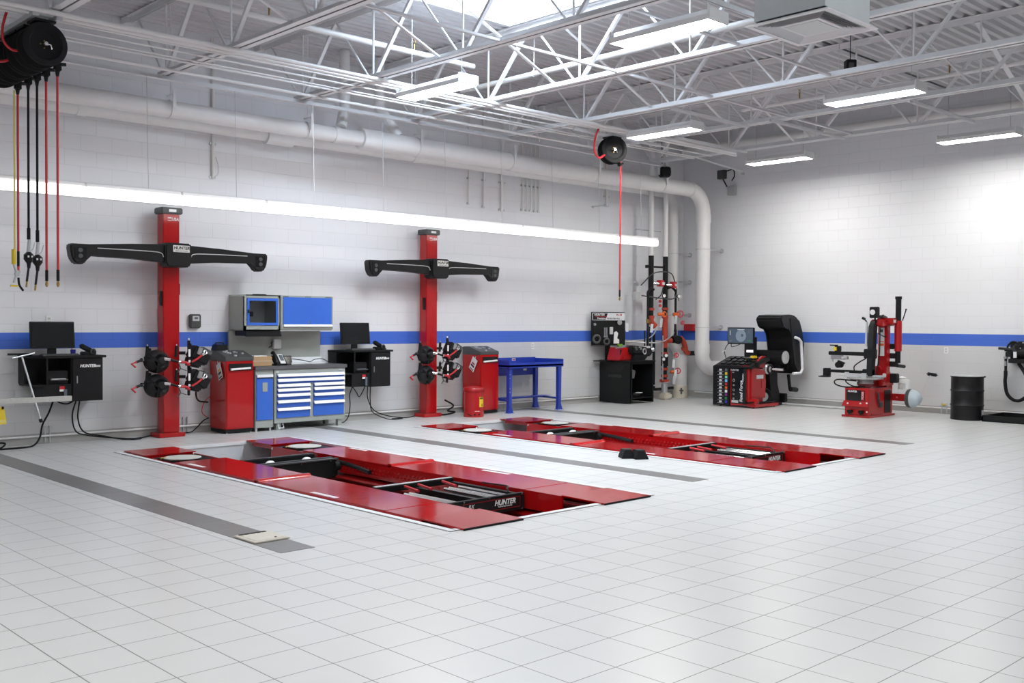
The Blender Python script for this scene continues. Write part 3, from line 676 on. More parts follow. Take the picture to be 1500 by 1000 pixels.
# ------------------------------------------------------------------ wall mounted computer desks
def desk(dx, where):
    t = thing('computer_desk', 'black wall-mounted computer desk %s' % where, 'computer desk', (4.75+dx, 13.15, .5), 'wall computer desks')
    Y0, Y1 = 12.93, YB-.005
    MB().prism([(4.30+dx, Y1), (4.30+dx, Y1-.18), (4.47+dx, Y0-.02), (5.225+dx, Y0-.02), (5.225+dx, Y1)], 'xy', 1.085, 1.115, .004).done('desk_top', 'blackm', t)
    MB().box(4.80+dx, 5.195+dx, Y0+.02, Y1, .545, 1.085, .004).done('cabinet', 'blackm', t)
    d = MB().box(4.815+dx, 5.185+dx, Y0, Y0+.018, .55, 1.08, .004).done('cabinet_door', 'black', t)
    MB().box(4.86+dx, 4.872+dx, Y0-.01, Y0, .77, .86).done('door_handle', 'steel', d)
    text('HUNTER', (5.0+dx, Y0-.004, .983), .05, FRONT, 'paper', d, shear=.2, bold=.002)
    MB().box(5.075+dx, 5.155+dx, Y0-.004, Y0-.001, .968, .992).done('decal', 'lgrey', d)
    MB().box(4.32+dx, 4.80+dx, Y0+.02, Y1, .745, .765).done('shelf', 'blackm', t)
    MB().box(4.32+dx, 4.80+dx, Y1-.02, Y1, .765, 1.085).done('back_panel', 'blackm', t)
    MB().prism([(4.31+dx, .765), (4.33+dx, .765), (4.33+dx, 1.085), (4.31+dx, 1.085)], 'xz', Y1-.20, Y1).done('side_panel', 'blackm', t); MB().box(4.50+dx, 4.52+dx, Y0+.0, Y0+.02, .765, 1.085).done('side_post', 'blackm', t)
    MB().box(4.47+dx, 4.80+dx, Y0+.02, Y1, .555, .745).done('computer_bay', 'blackm', t)
    b = MB()
    b.box(4.71+dx, 4.745+dx, Y0+.0, Y0+.02, .57, .70)
    b.done('sticker', 'slate', t); MB().box(4.66+dx, 4.72+dx, Y0+.012, Y0+.019, .69, .74).done('sticker', 'bred', t); MB().box(4.66+dx, 4.72+dx, Y0+.011, Y0+.0185, .675, .70).done('sticker', 'paper', t)
    # things on it
    m = thing('monitor', 'black flat monitor on the wall desk %s' % where, 'monitor', (4.63+dx, 13.1, 1.115), 'desk monitors')
    mt = Euler((R(-6), 0, 0)).to_matrix()
    MB().box(4.36+dx, 4.895+dx, 13.08, 13.11, 1.205, 1.535, .006, mtx=mt).done('housing', 'black', m)
    MB().box(4.378+dx, 4.878+dx, 13.075, 13.080, 1.225, 1.518, mtx=mt).done('screen', 'screen', m)
    MB().box(4.58+dx, 4.68+dx, 13.10, 13.14, 1.12, 1.3, .004).done('neck', 'black', m)
    MB().box(4.53+dx, 4.73+dx, 13.02, 13.2, 1.115, 1.127, .004).done('stand', 'black', m)
    k = thing('keyboard', 'dark keyboard lying on the wall desk %s' % where, 'keyboard', (4.68+dx, 12.99, 1.115), 'desk keyboards')
    MB().box(4.46+dx, 4.90+dx, 12.93, 13.06, 1.115, 1.132, .004).done('base', 'dark', k)
    b = MB()
    for r_ in range(4):
        for c in range(14): b.box(4.475+dx+c*.030, 4.50+dx+c*.030, 12.94+r_*.029, 12.963+r_*.029, 1.132, 1.139)
    b.done('keys', 'dark', k)
    p = thing('printer', 'black printer on the shelf of the wall desk %s' % where, 'printer', (4.66+dx, 13.12, .765), 'shelf printers')
    MB().box(4.53+dx, 4.78+dx, 12.99, 13.28, .765, .93, .01).done('body', 'black', p)
    MB().box(4.55+dx, 4.76+dx, 12.93, 12.99, .81, .825).done('paper_tray', 'dark', p)
    MB().box(4.57+dx, 4.74+dx, 12.945, 13.0, .826, .832).done('paper', 'paper' if dx == 0 else 'slate', p)
    return t
desk(0, 'beside the grey bar')
desk(4.52, 'between drawer cabinet and red post')
# remote cradle and mouse bits
for dx, w in ((0, 'beside the grey bar'), (4.52, 'between drawer cabinet and red post')):
    t = thing('remote_holder', 'black handset in its cradle on the wall desk %s' % w, 'handset', (5.03+dx, 13.05, 1.115), 'desk handsets')
    MB().box(4.97+dx, 5.12+dx, 13.0, 13.12, 1.115, 1.16, .01).box(5.06+dx, 5.13+dx, 12.98, 13.08, 1.115, 1.18, .012).done('cradle', 'black', t)
    MB().rbox((5.02+dx, 13.05, 1.2), (.16, .07, .06), (0, R(28), 0), .015).done('handset', 'blackm', t)
    MB().torus((5.09+dx, 12.99, 1.16), (0, 1, 0), .03, .01, 18, 6).done('ring', 'dark', t)
tag(MB().lathe([(0, 0), (.035, 0), (.032, .02), (.015, .035), (0, .037)], (9.62, 12.98, 1.115), n=16).done('computer_mouse', 'black'), 'small black mouse on the wall desk beside a red post', 'mouse')
t = thing('cup', 'small cup of coloured pens behind the grey-bar wall desk keyboard', 'pen cup', (4.90, 13.15, 1.115))
MB().lathe([(0, 0), (.03, 0), (.034, .07), (.03, .07), (.027, .004), (0, .004)], (4.90, 13.15, 1.115), n=14).done('body', 'navy', t)
MB().cyl((4.89, 13.15, 1.12), (4.88, 13.14, 1.22), .006, n=6).done('pen', 'bred', t)
t = thing('brake_depressor', 'grey T-handled metal rod leaning on the grey-bar wall desk', 'rod', (4.2, 12.75, .8))
MB().cyl((4.205, 12.9, 1.12), (4.32, 12.62, .38), .011, n=8).done('shaft', 'galv', t); MB().cyl((4.07, 12.82, 1.10), (4.36, 12.92, 1.155), .010, n=8).done('cross_bar', 'galv', t); MB().cyl((4.32, 12.62, .38), (4.327, 12.605, .345), .02, n=10).done('rubber_tip', 'rubber', t)
t = thing('wheel_holder', 'small black steering wheel holder clamped on the grey-bar wall desk', 'clamp', (4.33, 13.2, 1.115))
MB().cyl((4.14, 13.2, 1.135), (4.42, 13.2, 1.13), .013, n=8).done('bar', 'blackm', t); MB().box(4.3, 4.42, 13.16, 13.24, 1.115, 1.145, .008).done('clamp', 'blackm', t)
# floor cables
def cable(name, pts, r, m, label, cat='cable', group=None): return tag(MB().tube(pts, r, 6).done(name, m), label, cat, group)
cable('power_cable', [(4.66, 13.15, .56), (4.62, 13.2, .40), (4.55, 13.22, .25), (4.52, 13.22, .1), (4.4, 13.1, .015), (4.2, 13.0, .012), (3.9, 13.02, .012), (4.05, 13.15, .012), (4.12, 13.25, .05), (4.0, 13.25, .06), (3.8, 13.2, .05)], .011, 'rubber', 'black cable dropping from the grey-bar wall desk and looping on the floor')
cable('power_cable', [(4.98, 13.25, .55), (4.93, 13.26, .35), (4.97, 13.27, .15), (5.1, 13.26, .08), (5.4, 13.2, .03), (5.6, 13.1, .012), (5.75, 13.1, .012), (5.98, 13.26, .012)], .009, 'rubber', 'black cable from the grey-bar wall desk door to the red post')
cable('power_cable', [(5.02, 13.25, .55), (5.0, 13.26, .3), (5.08, 13.26, .12), (5.3, 13.2, .06), (5.5, 13.12, .013), (5.72, 13.02, .012), (5.6, 12.98, .012), (5.5, 13.08, .012)], .009, 'rubber', 'coiled black cable end on the floor beside the red post')
cable('power_cable', [(4.70, 13.2, .56), (4.75, 13.2, .52), (4.85, 13.2, .50), (4.97, 13.2, .56)], .010, 'rubber', 'short black cable loop under the grey-bar wall desk')
cable('power_cable', [(6.5, 13.0, .70), (6.53, 13.1, .55), (6.62, 13.2, .45), (6.78, 13.25, .42)], .012, 'rubber', 'thick black cable from a wheel sensor to the red console, by the drawer cabinet')
cable('power_cable', [(6.30, 13.27, .02), (6.5, 13.22, .02), (6.62, 13.25, .08), (6.72, 13.27, .16), (6.8, 13.26, .2)], .009, 'rubber', 'black cable from the red post foot to the red console')
cable('red_cable', [(6.81, 13.2, .52), (6.72, 13.24, .42), (6.70, 13.26, .28), (6.79, 13.27, .2)], .006, 'bred', 'thin red cable behind the red console by the drawer cabinet')
cable('power_cable', [(9.18, 13.2, .55), (9.14, 13.22, .42), (9.16, 13.24, .25), (9.1, 13.2, .08), (8.95, 13.1, .014), (8.83, 13.02, .012)], .008, 'rubber', 'black cable from the second wall desk to behind the drawer cabinet')
cable('power_cable', [(9.17, 13.2, .55), (9.25, 13.2, .45), (9.3, 13.2, .38), (9.37, 13.2, .46), (9.42, 13.2, .55)], .007, 'rubber', 'short black cable loop hanging under the second wall desk')
cable('power_cable', [(9.48, 13.22, .55), (9.5, 13.25, .35), (9.62, 13.25, .15), (9.85, 13.2, .05), (10.1, 13.1, .013), (10.4, 13.2, .012)], .008, 'rubber', 'black cable from the second wall desk door to the red post')
cable('power_cable', [(9.53, 13.22, .55), (9.55, 13.25, .3), (9.58, 13.22, .12), (9.75, 13.05, .014), (9.95, 12.98, .012), (10.02, 13.05, .012), (9.85, 13.08, .012)], .008, 'rubber', 'black cable from the second wall desk ending in a flat coil')
cable('power_cable', [(11.02, 13.05, .95), (11.06, 13.15, .85), (11.05, 13.2, .7), (10.98, 13.1, .62)], .008, 'rubber', 'black cable looping behind the sensors by the red step can')
cable('red_cable', [(10.95, 13.05, .92), (11.1, 13.2, .98), (11.3, 13.27, 1.0)], .006, 'bred', 'thin red cable from the sensors to the console, by the step can')
cable('power_cable', [(11.0, 13.15, .25), (11.15, 13.1, .15), (10.98, 13.05, .08), (11.1, 13.0, .05), (10.9, 13.05, .015), (10.86, 13.28, .012)], .014, 'rubber', 'tangle of black cable behind the red step can')

# ------------------------------------------------------------------ tool storage wall
t = thing('slim_cabinet', 'narrow grey cabinet with one blue door, beside the drawer cabinet', 'cabinet', (7.42, 13.05, 0))
MB().box(7.285, 7.565, 12.83, 13.30, .05, .865, .003).done('body', 'grey', t)
d = MB().box(7.295, 7.553, 12.815, 12.835, .16, .80, .003).done('door', 'blue', t)
MB().prism([(12.80, .765), (12.82, .76), (12.83, .80), (12.80, .80)], 'yz', 7.298, 7.55).done('door_handle', 'alu', d)
MB().box(7.30, 7.548, 12.812, 12.8155, .745, .76).done('grip_shadow_strip', 'black', d)  # black strip painted in as the shade under the handle
MB().box(7.385, 7.465, 12.808, 12.815, .56, .69, .002).done('door_plate', 'grey', d)
for xx in (7.31, 7.53): MB().box(xx-.015, xx+.015, 12.85, 12.88, 0, .05).done('foot', 'galv', t)
t = thing('drawer_cabinet', 'wide grey cabinet with eleven blue drawers under the worktop', 'drawer cabinet', (8.17, 13.05, 0))
MB().box(7.575, 8.775, 12.815, 13.30, .10, .865, .003).done('body', 'grey', t)
for xx in (7.66, 8.70):
    for yy in (12.87, 13.22): MB().box(xx-.035, xx+.035, yy-.03, yy+.03, 0, .10).done('foot', 'grey', t)
MB().tube([(7.64, 12.83, .10), (7.64, 12.81, .03), (7.72, 12.80, .03), (7.72, 12.83, .10)], .008, 6, smooth=False).done('base_bracket', 'galv', t)
def drawer(x0, x1, z0, z1):
    d = MB().box(x0, x1, 12.80, 12.815, z0, z1-.002, .002).done('drawer', 'blue', t)
    MB().prism([(12.765, z1-.04), (12.775, z1-.045), (12.805, z1-.012), (12.80, z1-.002), (12.785, z1-.002)], 'yz', x0+.004, x1-.004).done('drawer_handle', 'alu', d)
    MB().box(x0+.004, x0+.03, 12.785, 12.802, z1-.05, z1-.03).box(x1-.03, x1-.004, 12.785, 12.802, z1-.05, z1-.03).done('handle_clip', 'blackm', d)
zs = [.80, .735]
drawer(7.61, 8.745, .74, .805); drawer(7.61, 8.745, .665, .735)
for z0, z1 in ((.60, .66), (.525, .595), (.435, .52), (.325, .43), (.175, .32)): drawer(7.61, 8.155, z0, z1)
for z0, z1 in ((.60, .66), (.515, .595), (.40, .51), (.175, .395)): drawer(8.215, 8.745, z0, z1)
MB().box(7.60, 7.64, 12.805, 12.8145, .825, .84).done('lock', 'paper', t); MB().box(8.66, 8.73, 12.812, 12.8145, .83, .845).done('maker_plate', 'galv', t)
tag(MB().box(7.265, 8.80, 12.795, 13.30, .867, .917, .005).done('worktop', 'top'), 'long dark grey worktop over the blue drawers', 'worktop')
tag(MB().box(7.11, 8.625, 13.26, 13.30, .917, 1.42, .002).box(7.11, 8.625, 13.245, 13.26, .917, .93).done('back_panel', 'grey'), 'grey upright panel behind the worktop', 'panel')
# overhead cabinets
t = thing('display_cabinet', 'grey overhead cabinet with a glass door framed in blue', 'wall cabinet', (7.44, 13.15, 1.42))
x0, x1, Y0, Y1, z0, z1 = 7.155, 7.735, 12.93, YB-.006, 1.42, 1.925
b = MB().box(x0, x0+.012, Y0, Y1, z0, z1-.02).box(x1-.012, x1, Y0, Y1, z0, z1-.02).box(x0, x1, Y0, Y1, z0, z0+.015).box(x0, x1, Y1-.012, Y1, z0, z1)
b.prism([(x0, z1-.03), (x0+.05, z1), (x1, z1), (x1, z1-.015), (x0+.055, z1-.015), (x0+.012, z1-.04)], 'xz', Y0, Y1)
b.box(x0, x0+.045, Y0, Y0+.014, z0, z1-.03).box(x1-.03, x1, Y0, Y0+.014, z0, z1).box(x0, x1, Y0, Y0+.014, z0, z0+.07).box(x0+.04, x1, Y0, Y0+.014, z1-.045, z1)
b.done('body', 'grey', t)
d = MB()
a0, a1, c0, c1 = x0+.05, x1-.04, z0+.075, z1-.05
for q in ((a0, a0+.035, c0, c1), (a1-.035, a1, c0, c1), (a0+.035, a1-.035, c0, c0+.035), (a0+.035, a1-.035, c1-.035, c1)): d.box(q[0], q[1], Y0-.014, Y0, q[2], q[3])
d = d.done('door', 'blue', t)
MB().box(a0+.03, a1-.03, Y0-.008, Y0-.005, c0+.03, c1-.03).done('door_glass', 'glass', d)
MB().box(a0+.006, a0+.03, Y0-.026, Y0-.014, (c0+c1)/2-.02, (c0+c1)/2+.03, .004).done('latch', 'blackm', d)
MB().box(x0+.013, x1-.013, Y1-.016, Y1-.0125, z0+.016, z1-.046).done('back_brightener', 'film', t)  # pale sheet added to lighten the unlit inside of the cabinet
MB().tube([(7.40, Y1-.02, 1.53), (7.45, Y1-.06, 1.66), (7.38, Y1-.05, 1.75), (7.50, Y1-.03, 1.84)], .006, 6).done('inner_wire', 'black', t)
MB().box(7.46, 7.52, Y1-.05, Y1-.012, 1.62, 1.69, .006).done('inner_socket', 'blackm', t)
t = thing('flip_cabinet', 'grey overhead cabinet with one wide blue flip-up door', 'wall cabinet', (8.2, 13.15, 1.42))
x0, x1 = 7.745, 8.64
MB().box(x0, x1, Y0, Y1, 1.43, 1.925, .01).done('body', 'grey', t)
d = MB().box(x0+.035, x1-.035, Y0-.012, Y0, 1.50, 1.90, .003).done('door', 'blue', t)
MB().prism([(Y0-.035, 1.478), (Y0-.005, 1.47), (Y0-.002, 1.505), (Y0-.02, 1.508)], 'yz', x0+.04, x1-.03).done('door_handle', 'alu', d)
MB().cyl((8.2, Y0-.012, 1.54), (8.2, Y0-.024, 1.54), .014, n=12).done('lock', 'chrome', d)
v = MB()
for g in (7.83, 8.2, 8.55):
    for k in range(5): v.box(g-.045+k*.02, g-.035+k*.02, Y0-.003, Y0+.001, 1.905, 1.915)
v.done('vent_slot', 'black', t)
MB().box(7.75, 8.62, 12.95, 13.0, 1.412, 1.43).done('light_bar', 'lgrey', t)
t = thing('pull_out_tray', 'black pull-out keyboard tray under the glass-door cabinet', 'tray', (7.47, 13.1, 1.36))
MB().box(7.19, 7.76, 12.95, 13.24, 1.345, 1.415, .004).done('body', 'black', t); MB().box(7.19, 7.76, 12.935, 12.95, 1.335, 1.375, .004).done('front_lip', 'blackm', t)
t = thing('small_dish', 'dark flat dish on top of the glass-door cabinet', 'dish', (7.5, 13.1, 1.925))
MB().lathe([(0, 0), (.09, 0), (.10, .012), (0, .014)], (7.5, 13.1, 1.926), n=24).done('plate', 'dark', t)
t = thing('cardboard_box', 'brown cardboard box with papers on top, on the worktop', 'box', (7.42, 13.0, .917))
MB().box(7.22, 7.60, 12.92, 13.16, .918, 1.05, .003).done('body', 'card', t); MB().box(7.221, 7.599, 12.917, 12.92, .985, .992).done('seam', 'beige', t)
tag(MB().rbox((7.42, 13.02, 1.057), (.22, .16, .012), (0, 0, .1)).done('paper_stack', 'paper'), 'white papers lying on the cardboard box', 'papers')
t = thing('desk_phone', 'black office phone with a pale screen on the worktop', 'telephone', (7.75, 13.0, .917))
mt = (R(48), 0, 0)
MB().rbox((7.76, 13.0, .99), (.21, .18, .03), mt, .01).box(7.66, 7.86, 12.93, 13.1, .918, .94, .006).done('body', 'black', t)
MB().rbox((7.79, 12.985, 1.008), (.085, .17, .012), mt, .003).done('screen_panel', 'paper', t); MB().rbox((7.79, 12.985, 1.026), (.055, .10, .008), mt, .002).done('screen', 'slate', t)
MB().tube([(7.665, 12.90, .955), (7.675, 12.95, 1.03), (7.68, 13.02, 1.10), (7.69, 13.08, 1.09)], .022, 8).done('handset', 'blackm', t)
MB().tube([(7.665, 12.88, .95), (7.65, 12.86, .93), (7.68, 12.85, .925)], .006, 6).done('cord', 'blackm', t)
t = thing('tablet', 'small black tablet propped on the worktop', 'tablet', (7.96, 13.12, .917))
MB().rbox((7.97, 13.14, .985), (.17, .012, .13), (R(-15), 0, 0), .003).done('body', 'black', t); MB().rbox((7.97, 13.131, .984), (.15, .005, .11), (R(-15), 0, 0)).done('screen', 'screen', t)
t = thing('parts_tray', 'pale metal parts tray against the back panel on the worktop', 'tray', (8.3, 13.17, .917))
MB().box(8.03, 8.62, 13.10, 13.24, .918, .945, .003).box(8.03, 8.62, 13.21, 13.24, .945, 1.02, .003).done('body', 'film', t)
MB().tube([(8.06, 13.14, 1.0), (8.2, 13.1, .98), (8.32, 13.06, .955), (8.42, 13.1, .985), (8.55, 13.08, .99), (8.66, 13.05, .93)], .006, 6).done('cable', 'black', t)
t = thing('socket_box', 'pale grey socket box on the panel above the worktop', 'socket', (7.85, 13.25, 1.22))
MB().box(7.79, 7.92, 13.20, 13.26, 1.15, 1.29, .01).done('body', 'lgrey', t); MB().tube([(7.79, 13.22, 1.25), (7.75, 13.2, 1.24), (7.76, 13.2, 1.2), (7.72, 13.22, 1.17)], .006, 6).done('wire', 'blackm', t)

# ------------------------------------------------------------------ blue workbench
t = thing('workbench', 'blue steel workbench against the back wall beside the red console', 'workbench', (12.6, 12.95, 0))
X0, X1, Y0, Y1 = 11.96, 13.30, 12.60, 13.32
MB().box(X0, X1, Y0, Y1, .79, .82).box(X0, X1, Y0, Y0+.012, .77, .86, .003).box(X0, X0+.01, Y0, Y1, .77, .905).box(X1-.01, X1, Y0, Y1, .77, .905).box(X0, X1, Y1-.01, Y1, .77, .92).done('tray_top', 'dblue', t)
for xx, yy in ((X0+.02, Y0+.03), (X1-.10, Y0+.03), (X0+.02, Y1-.10), (X1-.10, Y1-.10)):
    MB().prism([(xx, .79), (xx+.085, .79), (xx+.075, .12), (xx+.11, 0), (xx-.02, 0), (xx+.01, .12)], 'xz', yy, yy+.006).prism([(yy, .79), (yy+.065, .79), (yy+.06, .1), (yy+.075, 0), (yy, 0)], 'yz', xx+.005, xx+.012).box(xx-.02, xx+.12, yy-.02, yy+.08, 0, .006).done('leg', 'dblue', t)
MB().box(X0+.03, X1-.06, Y1-.05, Y1-.04, .60, .73).box(X0+.03, X1-.06, Y1-.12, Y1-.05, .72, .73).done('rear_apron', 'dblue', t)
MB().box(X0+.03, X1-.12, Y0+.36, Y0+.37, .21, .25).box(X0+.03, X1-.12, Y0+.18, Y0+.37, .245, .252).box(X1-.14, X1-.13, Y0+.05, Y1-.05, .20, .23).box(X0+.05, X0+.06, Y0+.05, Y1-.05, .20, .23).done('lower_shelf', 'dblue', t)
MB().box(12.70, 12.79, Y1-.014, Y1-.010, .865, .905).done('sticker', 'film', t); MB().box(12.71, 12.78, Y1-.016, Y1-.014, .875, .892).done('sticker', 'bred', t)
MB().box(12.95, 13.03, Y1-.055, Y1-.05, .68, .72).done('sticker', 'film', t)
b = MB()
for z in (.66, .60, .42, .36): b.cyl((X0+.05, Y0+.03, z), (X0+.05, Y0+.024, z), .008, n=8)
b.done('bolt', 'galv', t)
# ------------------------------------------------------------------ brake lathe bench
t = thing('lathe_bench', 'black steel bench carrying the brake lathe in the corner', 'bench', (15.45, 12.92, 0))
X0, X1, Y0, Y1 = 15.10, 15.80, 12.54, 13.32
MB().box(X0-.03, X1+.02, Y0-.03, Y1, .80, .83, .003).box(X0-.2, X0, Y1-.35, Y1, .80, .82).done('bench_top', 'blackm', t)
MB().box(X0, X0+.012, Y0, Y1, .015, .80).box(X1-.012, X1, Y0, Y1, .015, .80).box(X0, X1, Y1-.012, Y1, .015, .80).box(X0, X1, Y0, Y1, .10, .115).box(X0, X0+.05, Y0, Y0+.01, .015, .80).box(X1-.04, X1, Y0, Y0+.01, .015, .8).box(X0, X1, Y0, Y0+.01, .76, .80).done('body', 'blackm', t)
MB().prism([(Y0+.06, .78), (Y1-.06, .78), (Y1-.25, .60), (Y0+.25, .60)], 'yz', X0-.008, X0).done('gusset', 'black', t)
MB().box(X0-.004, X0-.0005, Y0+.22, Y0+.56, .50, .56).done('hand_slot', 'screen', t)
MB().cyl((X0+.02, Y0+.02, 0), (X0+.02, Y0+.02, .02), .014, n=8).cyl((X1-.03, Y0+.03, 0), (X1-.03, Y0+.03, .02), .014, n=8).cyl((X0+.03, Y1-.03, 0), (X0+.03, Y1-.03, .02), .014, n=8).cyl((X1-.03, Y1-.03, 0), (X1-.03, Y1-.03, .02), .014, n=8).done('foot', 'galv', t)
b = MB().rbox((15.42, 12.75, .56), (.11, .03, .16), (0, .3, 0), .01).done('hanging_tool', 'steel', t)
MB().box(15.25, 15.4, 12.75, 12.9, .116, .19, .01).rbox((15.50, 12.72, .17), (.10, .10, .05), (0, 0, .2), .006).done('stored_tool', 'dark', t)
MB().rbox((15.50, 12.66, .20), (.10, .10, .012), (0, 0, .2)).done('stored_tool', 'paper', t)
t = thing('tool_board', 'black tool board headed by a brake service sign, behind the brake lathe', 'tool board', (15.1, 13.1, .8))
ang = math.atan2(12.95-13.25, 15.42-14.76); mt = Euler((0, 0, ang)).to_matrix(); cc = V((15.09, 13.10, 0)); Wd = .73
def bb(b, u0, u1, v0, v1, z0, z1, bev=0.):
    c = cc+mt @ V(((u0+u1)/2, (v0+v1)/2, 0)); return b.box(c.x-abs(u1-u0)/2, c.x+abs(u1-u0)/2, c.y-abs(v1-v0)/2, c.y+abs(v1-v0)/2, z0, z1, bev, mtx=mt)
bb(MB(), -.36, .36, 0, .02, 1.12, 1.76, .004).done('board', 'blackm', t)
bb(bb(MB(), -.375, .375, -.03, 0, 1.10, 1.115), -.05, .05, .02, .05, .80, 1.3).done('post', 'blackm', t)
sgn = bb(MB(), -.345, .345, -.012, -.002, 1.60, 1.745, .002).done('sign', 'film', t)
def P(u, v, z): q = cc+mt @ V((u, v, 0)); return (q.x, q.y, z)
b = MB(); b.poly([P(-.335, -.014, 1.61), P(-.07, -.014, 1.61), P(-.02, -.014, 1.735), P(-.335, -.014, 1.735)]); b.done('sign_panel', 'black', sgn)
b = MB(); b.poly([P(-.28, -.015, 1.665), P(-.04, -.015, 1.665), P(-.035, -.015, 1.675), P(-.28, -.015, 1.675)]); b.done('sign_line', 'redm', sgn)
rr = (PI/2, 0, ang)
text('HUNTER', P(-.20, -.016, 1.705), .055, rr, 'paper', sgn, shear=.2, bold=.001)
text('Precision', P(-.155, -.0165, 1.637), .048, rr, 'paper', sgn, bold=.001); text('Brake Service', P(.10, -.0165, 1.637), .048, rr, 'black', sgn, bold=.0005)
text('BL 10', P(.22, -.016, 1.705), .05, rr, 'redm', sgn, bold=.002)
def hung(name, label, geo, m, cat='tool'): o = geo.done(name, m); return tag(o, label, cat, 'tools on the brake tool board')
hung('adapter_ring', 'dark ring adapter hanging at the outer edge of the tool board', MB().torus(P(-.27, -.05, 1.24), mt @ V((0, 1, 0)), .07, .022, 24, 8), 'dark')
hung('adapter_ring', 'dark ring adapter hanging low in the middle of the tool board', MB().torus(P(-.06, -.05, 1.19), mt @ V((0, 1, 0)), .055, .02, 24, 8), 'dark')
hung('tuning_fork', 'steel forked tool hanging in the middle of the tool board', bb(bb(bb(MB(), -.10, -.075, -.03, -.005, 1.30, 1.46), -.06, -.035, -.03, -.005, 1.30, 1.46), -.11, -.025, -.03, -.005, 1.27, 1.30), 'steel')
hung('damper_pad', 'grey rectangular pad hanging beside the forked tool', bb(MB(), .02, .09, -.025, -.005, 1.33, 1.47, .004), 'lgrey')
b = MB(); b.prism([(0, 0), (.12, 0), (.12, .08), (.07, .10), (.10, .20), (.06, .24), (.01, .22)], 'xz', 0, .012, .004)
b.bm.transform(Matrix.Translation(P(.10, -.03, 1.15)) @ mt.to_4x4()); hung('calliper_gauge', 'white angled gauge hanging at the lower right of the tool board', b, 'paper')
hung('cutter_head', 'silver cutter head hanging at the upper right of the tool board', MB().lathe([(0, 0), (.05, 0), (.03, .03), (0, .03)], P(.22, -.045, 1.56), mt @ V((0, 1, 0)), n=14), 'steel')
hung('arbor_nut', 'small silver nut hanging under the sign on the tool board', MB().lathe([(0, 0), (.025, 0), (.025, .03), (0, .03)], P(-.30, -.04, 1.52), mt @ V((0, 1, 0)), n=12), 'steel')
hung('wall_notice', 'red and white notice card at the edge of the tool board', bb(MB(), .375, .43, .0, .005, 1.38, 1.55), 'film', 'notice'); 
t = thing('brake_lathe', 'red and black brake lathe standing on the black bench', 'brake lathe', (15.4, 12.9, .83))
MB().prism([(14.98, .832), (15.46, .832), (15.42, .90), (15.40, 1.08), (15.06, 1.08), (15.02, .90)], 'xz', 12.72, 13.05, .012).done('base_housing', 'redm', t)
MB().rbox((15.56, 12.74, 1.01), (.66, .22, .17), (0, R(5), R(4)), .035).prism([(15.30, .832), (15.66, .832), (15.80, .95), (15.34, .95)], 'xz', 12.64, 12.84, .008).rbox((15.9, 12.76, .99), (.16, .15, .12), (0, 0, 0), .03).done('motor_head', 'blackm', t)
MB().torus((15.60, 12.615, 1.0), (0, 1, 0), .05, .016, 24, 8).done('hand_wheel', 'chrome', t)
for p, q, r in (((15.34, 12.64, 1.06), (15.34, 12.60, 1.06), .032), ((15.46, 12.63, 1.06), (15.46, 12.59, 1.06), .032), ((15.93, 12.7, 1.03), (15.96, 12.66, 1.04), .045)): MB().cyl(p, q, r, n=14).done('feed_knob', 'chrome', t)
MB().cyl((15.18, 12.76, 1.08), (14.85, 12.70, 1.07), .012, n=8).rbox((15.22, 12.78, 1.10), (.12, .08, .05), (0, 0, 0), .01).done('arbor', 'steel', t)
MB().box(15.74, 15.84, 12.66, 12.74, 1.06, 1.10, .004).done('dial', 'paper', t)
MB().box(15.02, 15.06, 12.73, 12.745, .9, 1.04).done('side_grip', 'blackm', t)
tag(MB().rbox((15.32, 13.0, 1.115), (.12, .10, .05), (0, 0, .2), .015).done('shop_rag', 'green'), 'bright green rag on the brake lathe', 'rag')
# ------------------------------------------------------------------ big white pipes
PY, PZ = 12.37, 4.225
t = thing('drain_pipe', 'large white pipe along the back wall, bending down and into the end wall', 'pipe', (10, PY, PZ), 'large white wall pipes')
MB().cyl((XL+.02, PY, PZ-.01), (8.75, PY, PZ-.005), .107, n=24).done('pipe_run', 'pipe', t)
MB().cyl((8.72, PY, PZ-.005), (9.12, PY, PZ-.005), .150, n=24).done('coupling', 'pipe', t); MB().cyl((8.25, PY, PZ-.005), (8.34, PY, PZ-.005), .118, n=24).done('coupling', 'pipe', t)
BX = 17.145; RB = .46
MB().cyl((9.1, PY, PZ-.005), (BX-RB, PY, PZ-.005), .143, n=28).done('pipe_run', 'pipe', t)
MB().elbow((BX-RB, PY, PZ-.005-RB), PI/2, 0, RB, .143, (1, 0, 0), (0, 0, 1), 28, 12).done('elbow', 'pipe', t)
MB().cyl((BX, PY, PZ-RB), (BX, PY, .97), .143, n=28).done('downpipe', 'pipe', t)
MB().cyl((BX, PY, 3.76), (BX, PY, 3.58), .153, n=28).done('coupling', 'pipe', t); MB().cyl((BX, PY, 1.13), (BX, PY, .93), .155, n=28).done('coupling', 'pipe', t); MB().cyl((BX-RB-.02, PY, PZ-.005), (BX-RB+.05, PY, PZ-.005), .150, n=28).done('coupling', 'pipe', t)
MB().elbow((BX+.32, PY, .95), PI, 1.5*PI, .32, .146, (1, 0, 0), (0, 0, 1), 28, 12).cyl((BX+.32, PY, .63), (XR-.002, PY, .63), .146, n=28).done('elbow', 'pipe', t)
for z in (3.05, 1.47): MB().torus((BX, PY, z), (0, 0, 1), .147, .006, 28, 6).box(BX+.14, XR-.01, PY-.015, PY+.015, z-.02, z+.02).cyl((XR-.012, PY, z), (XR, PY, z), .05, n=14).done('wall_clamp', 'galv', t)
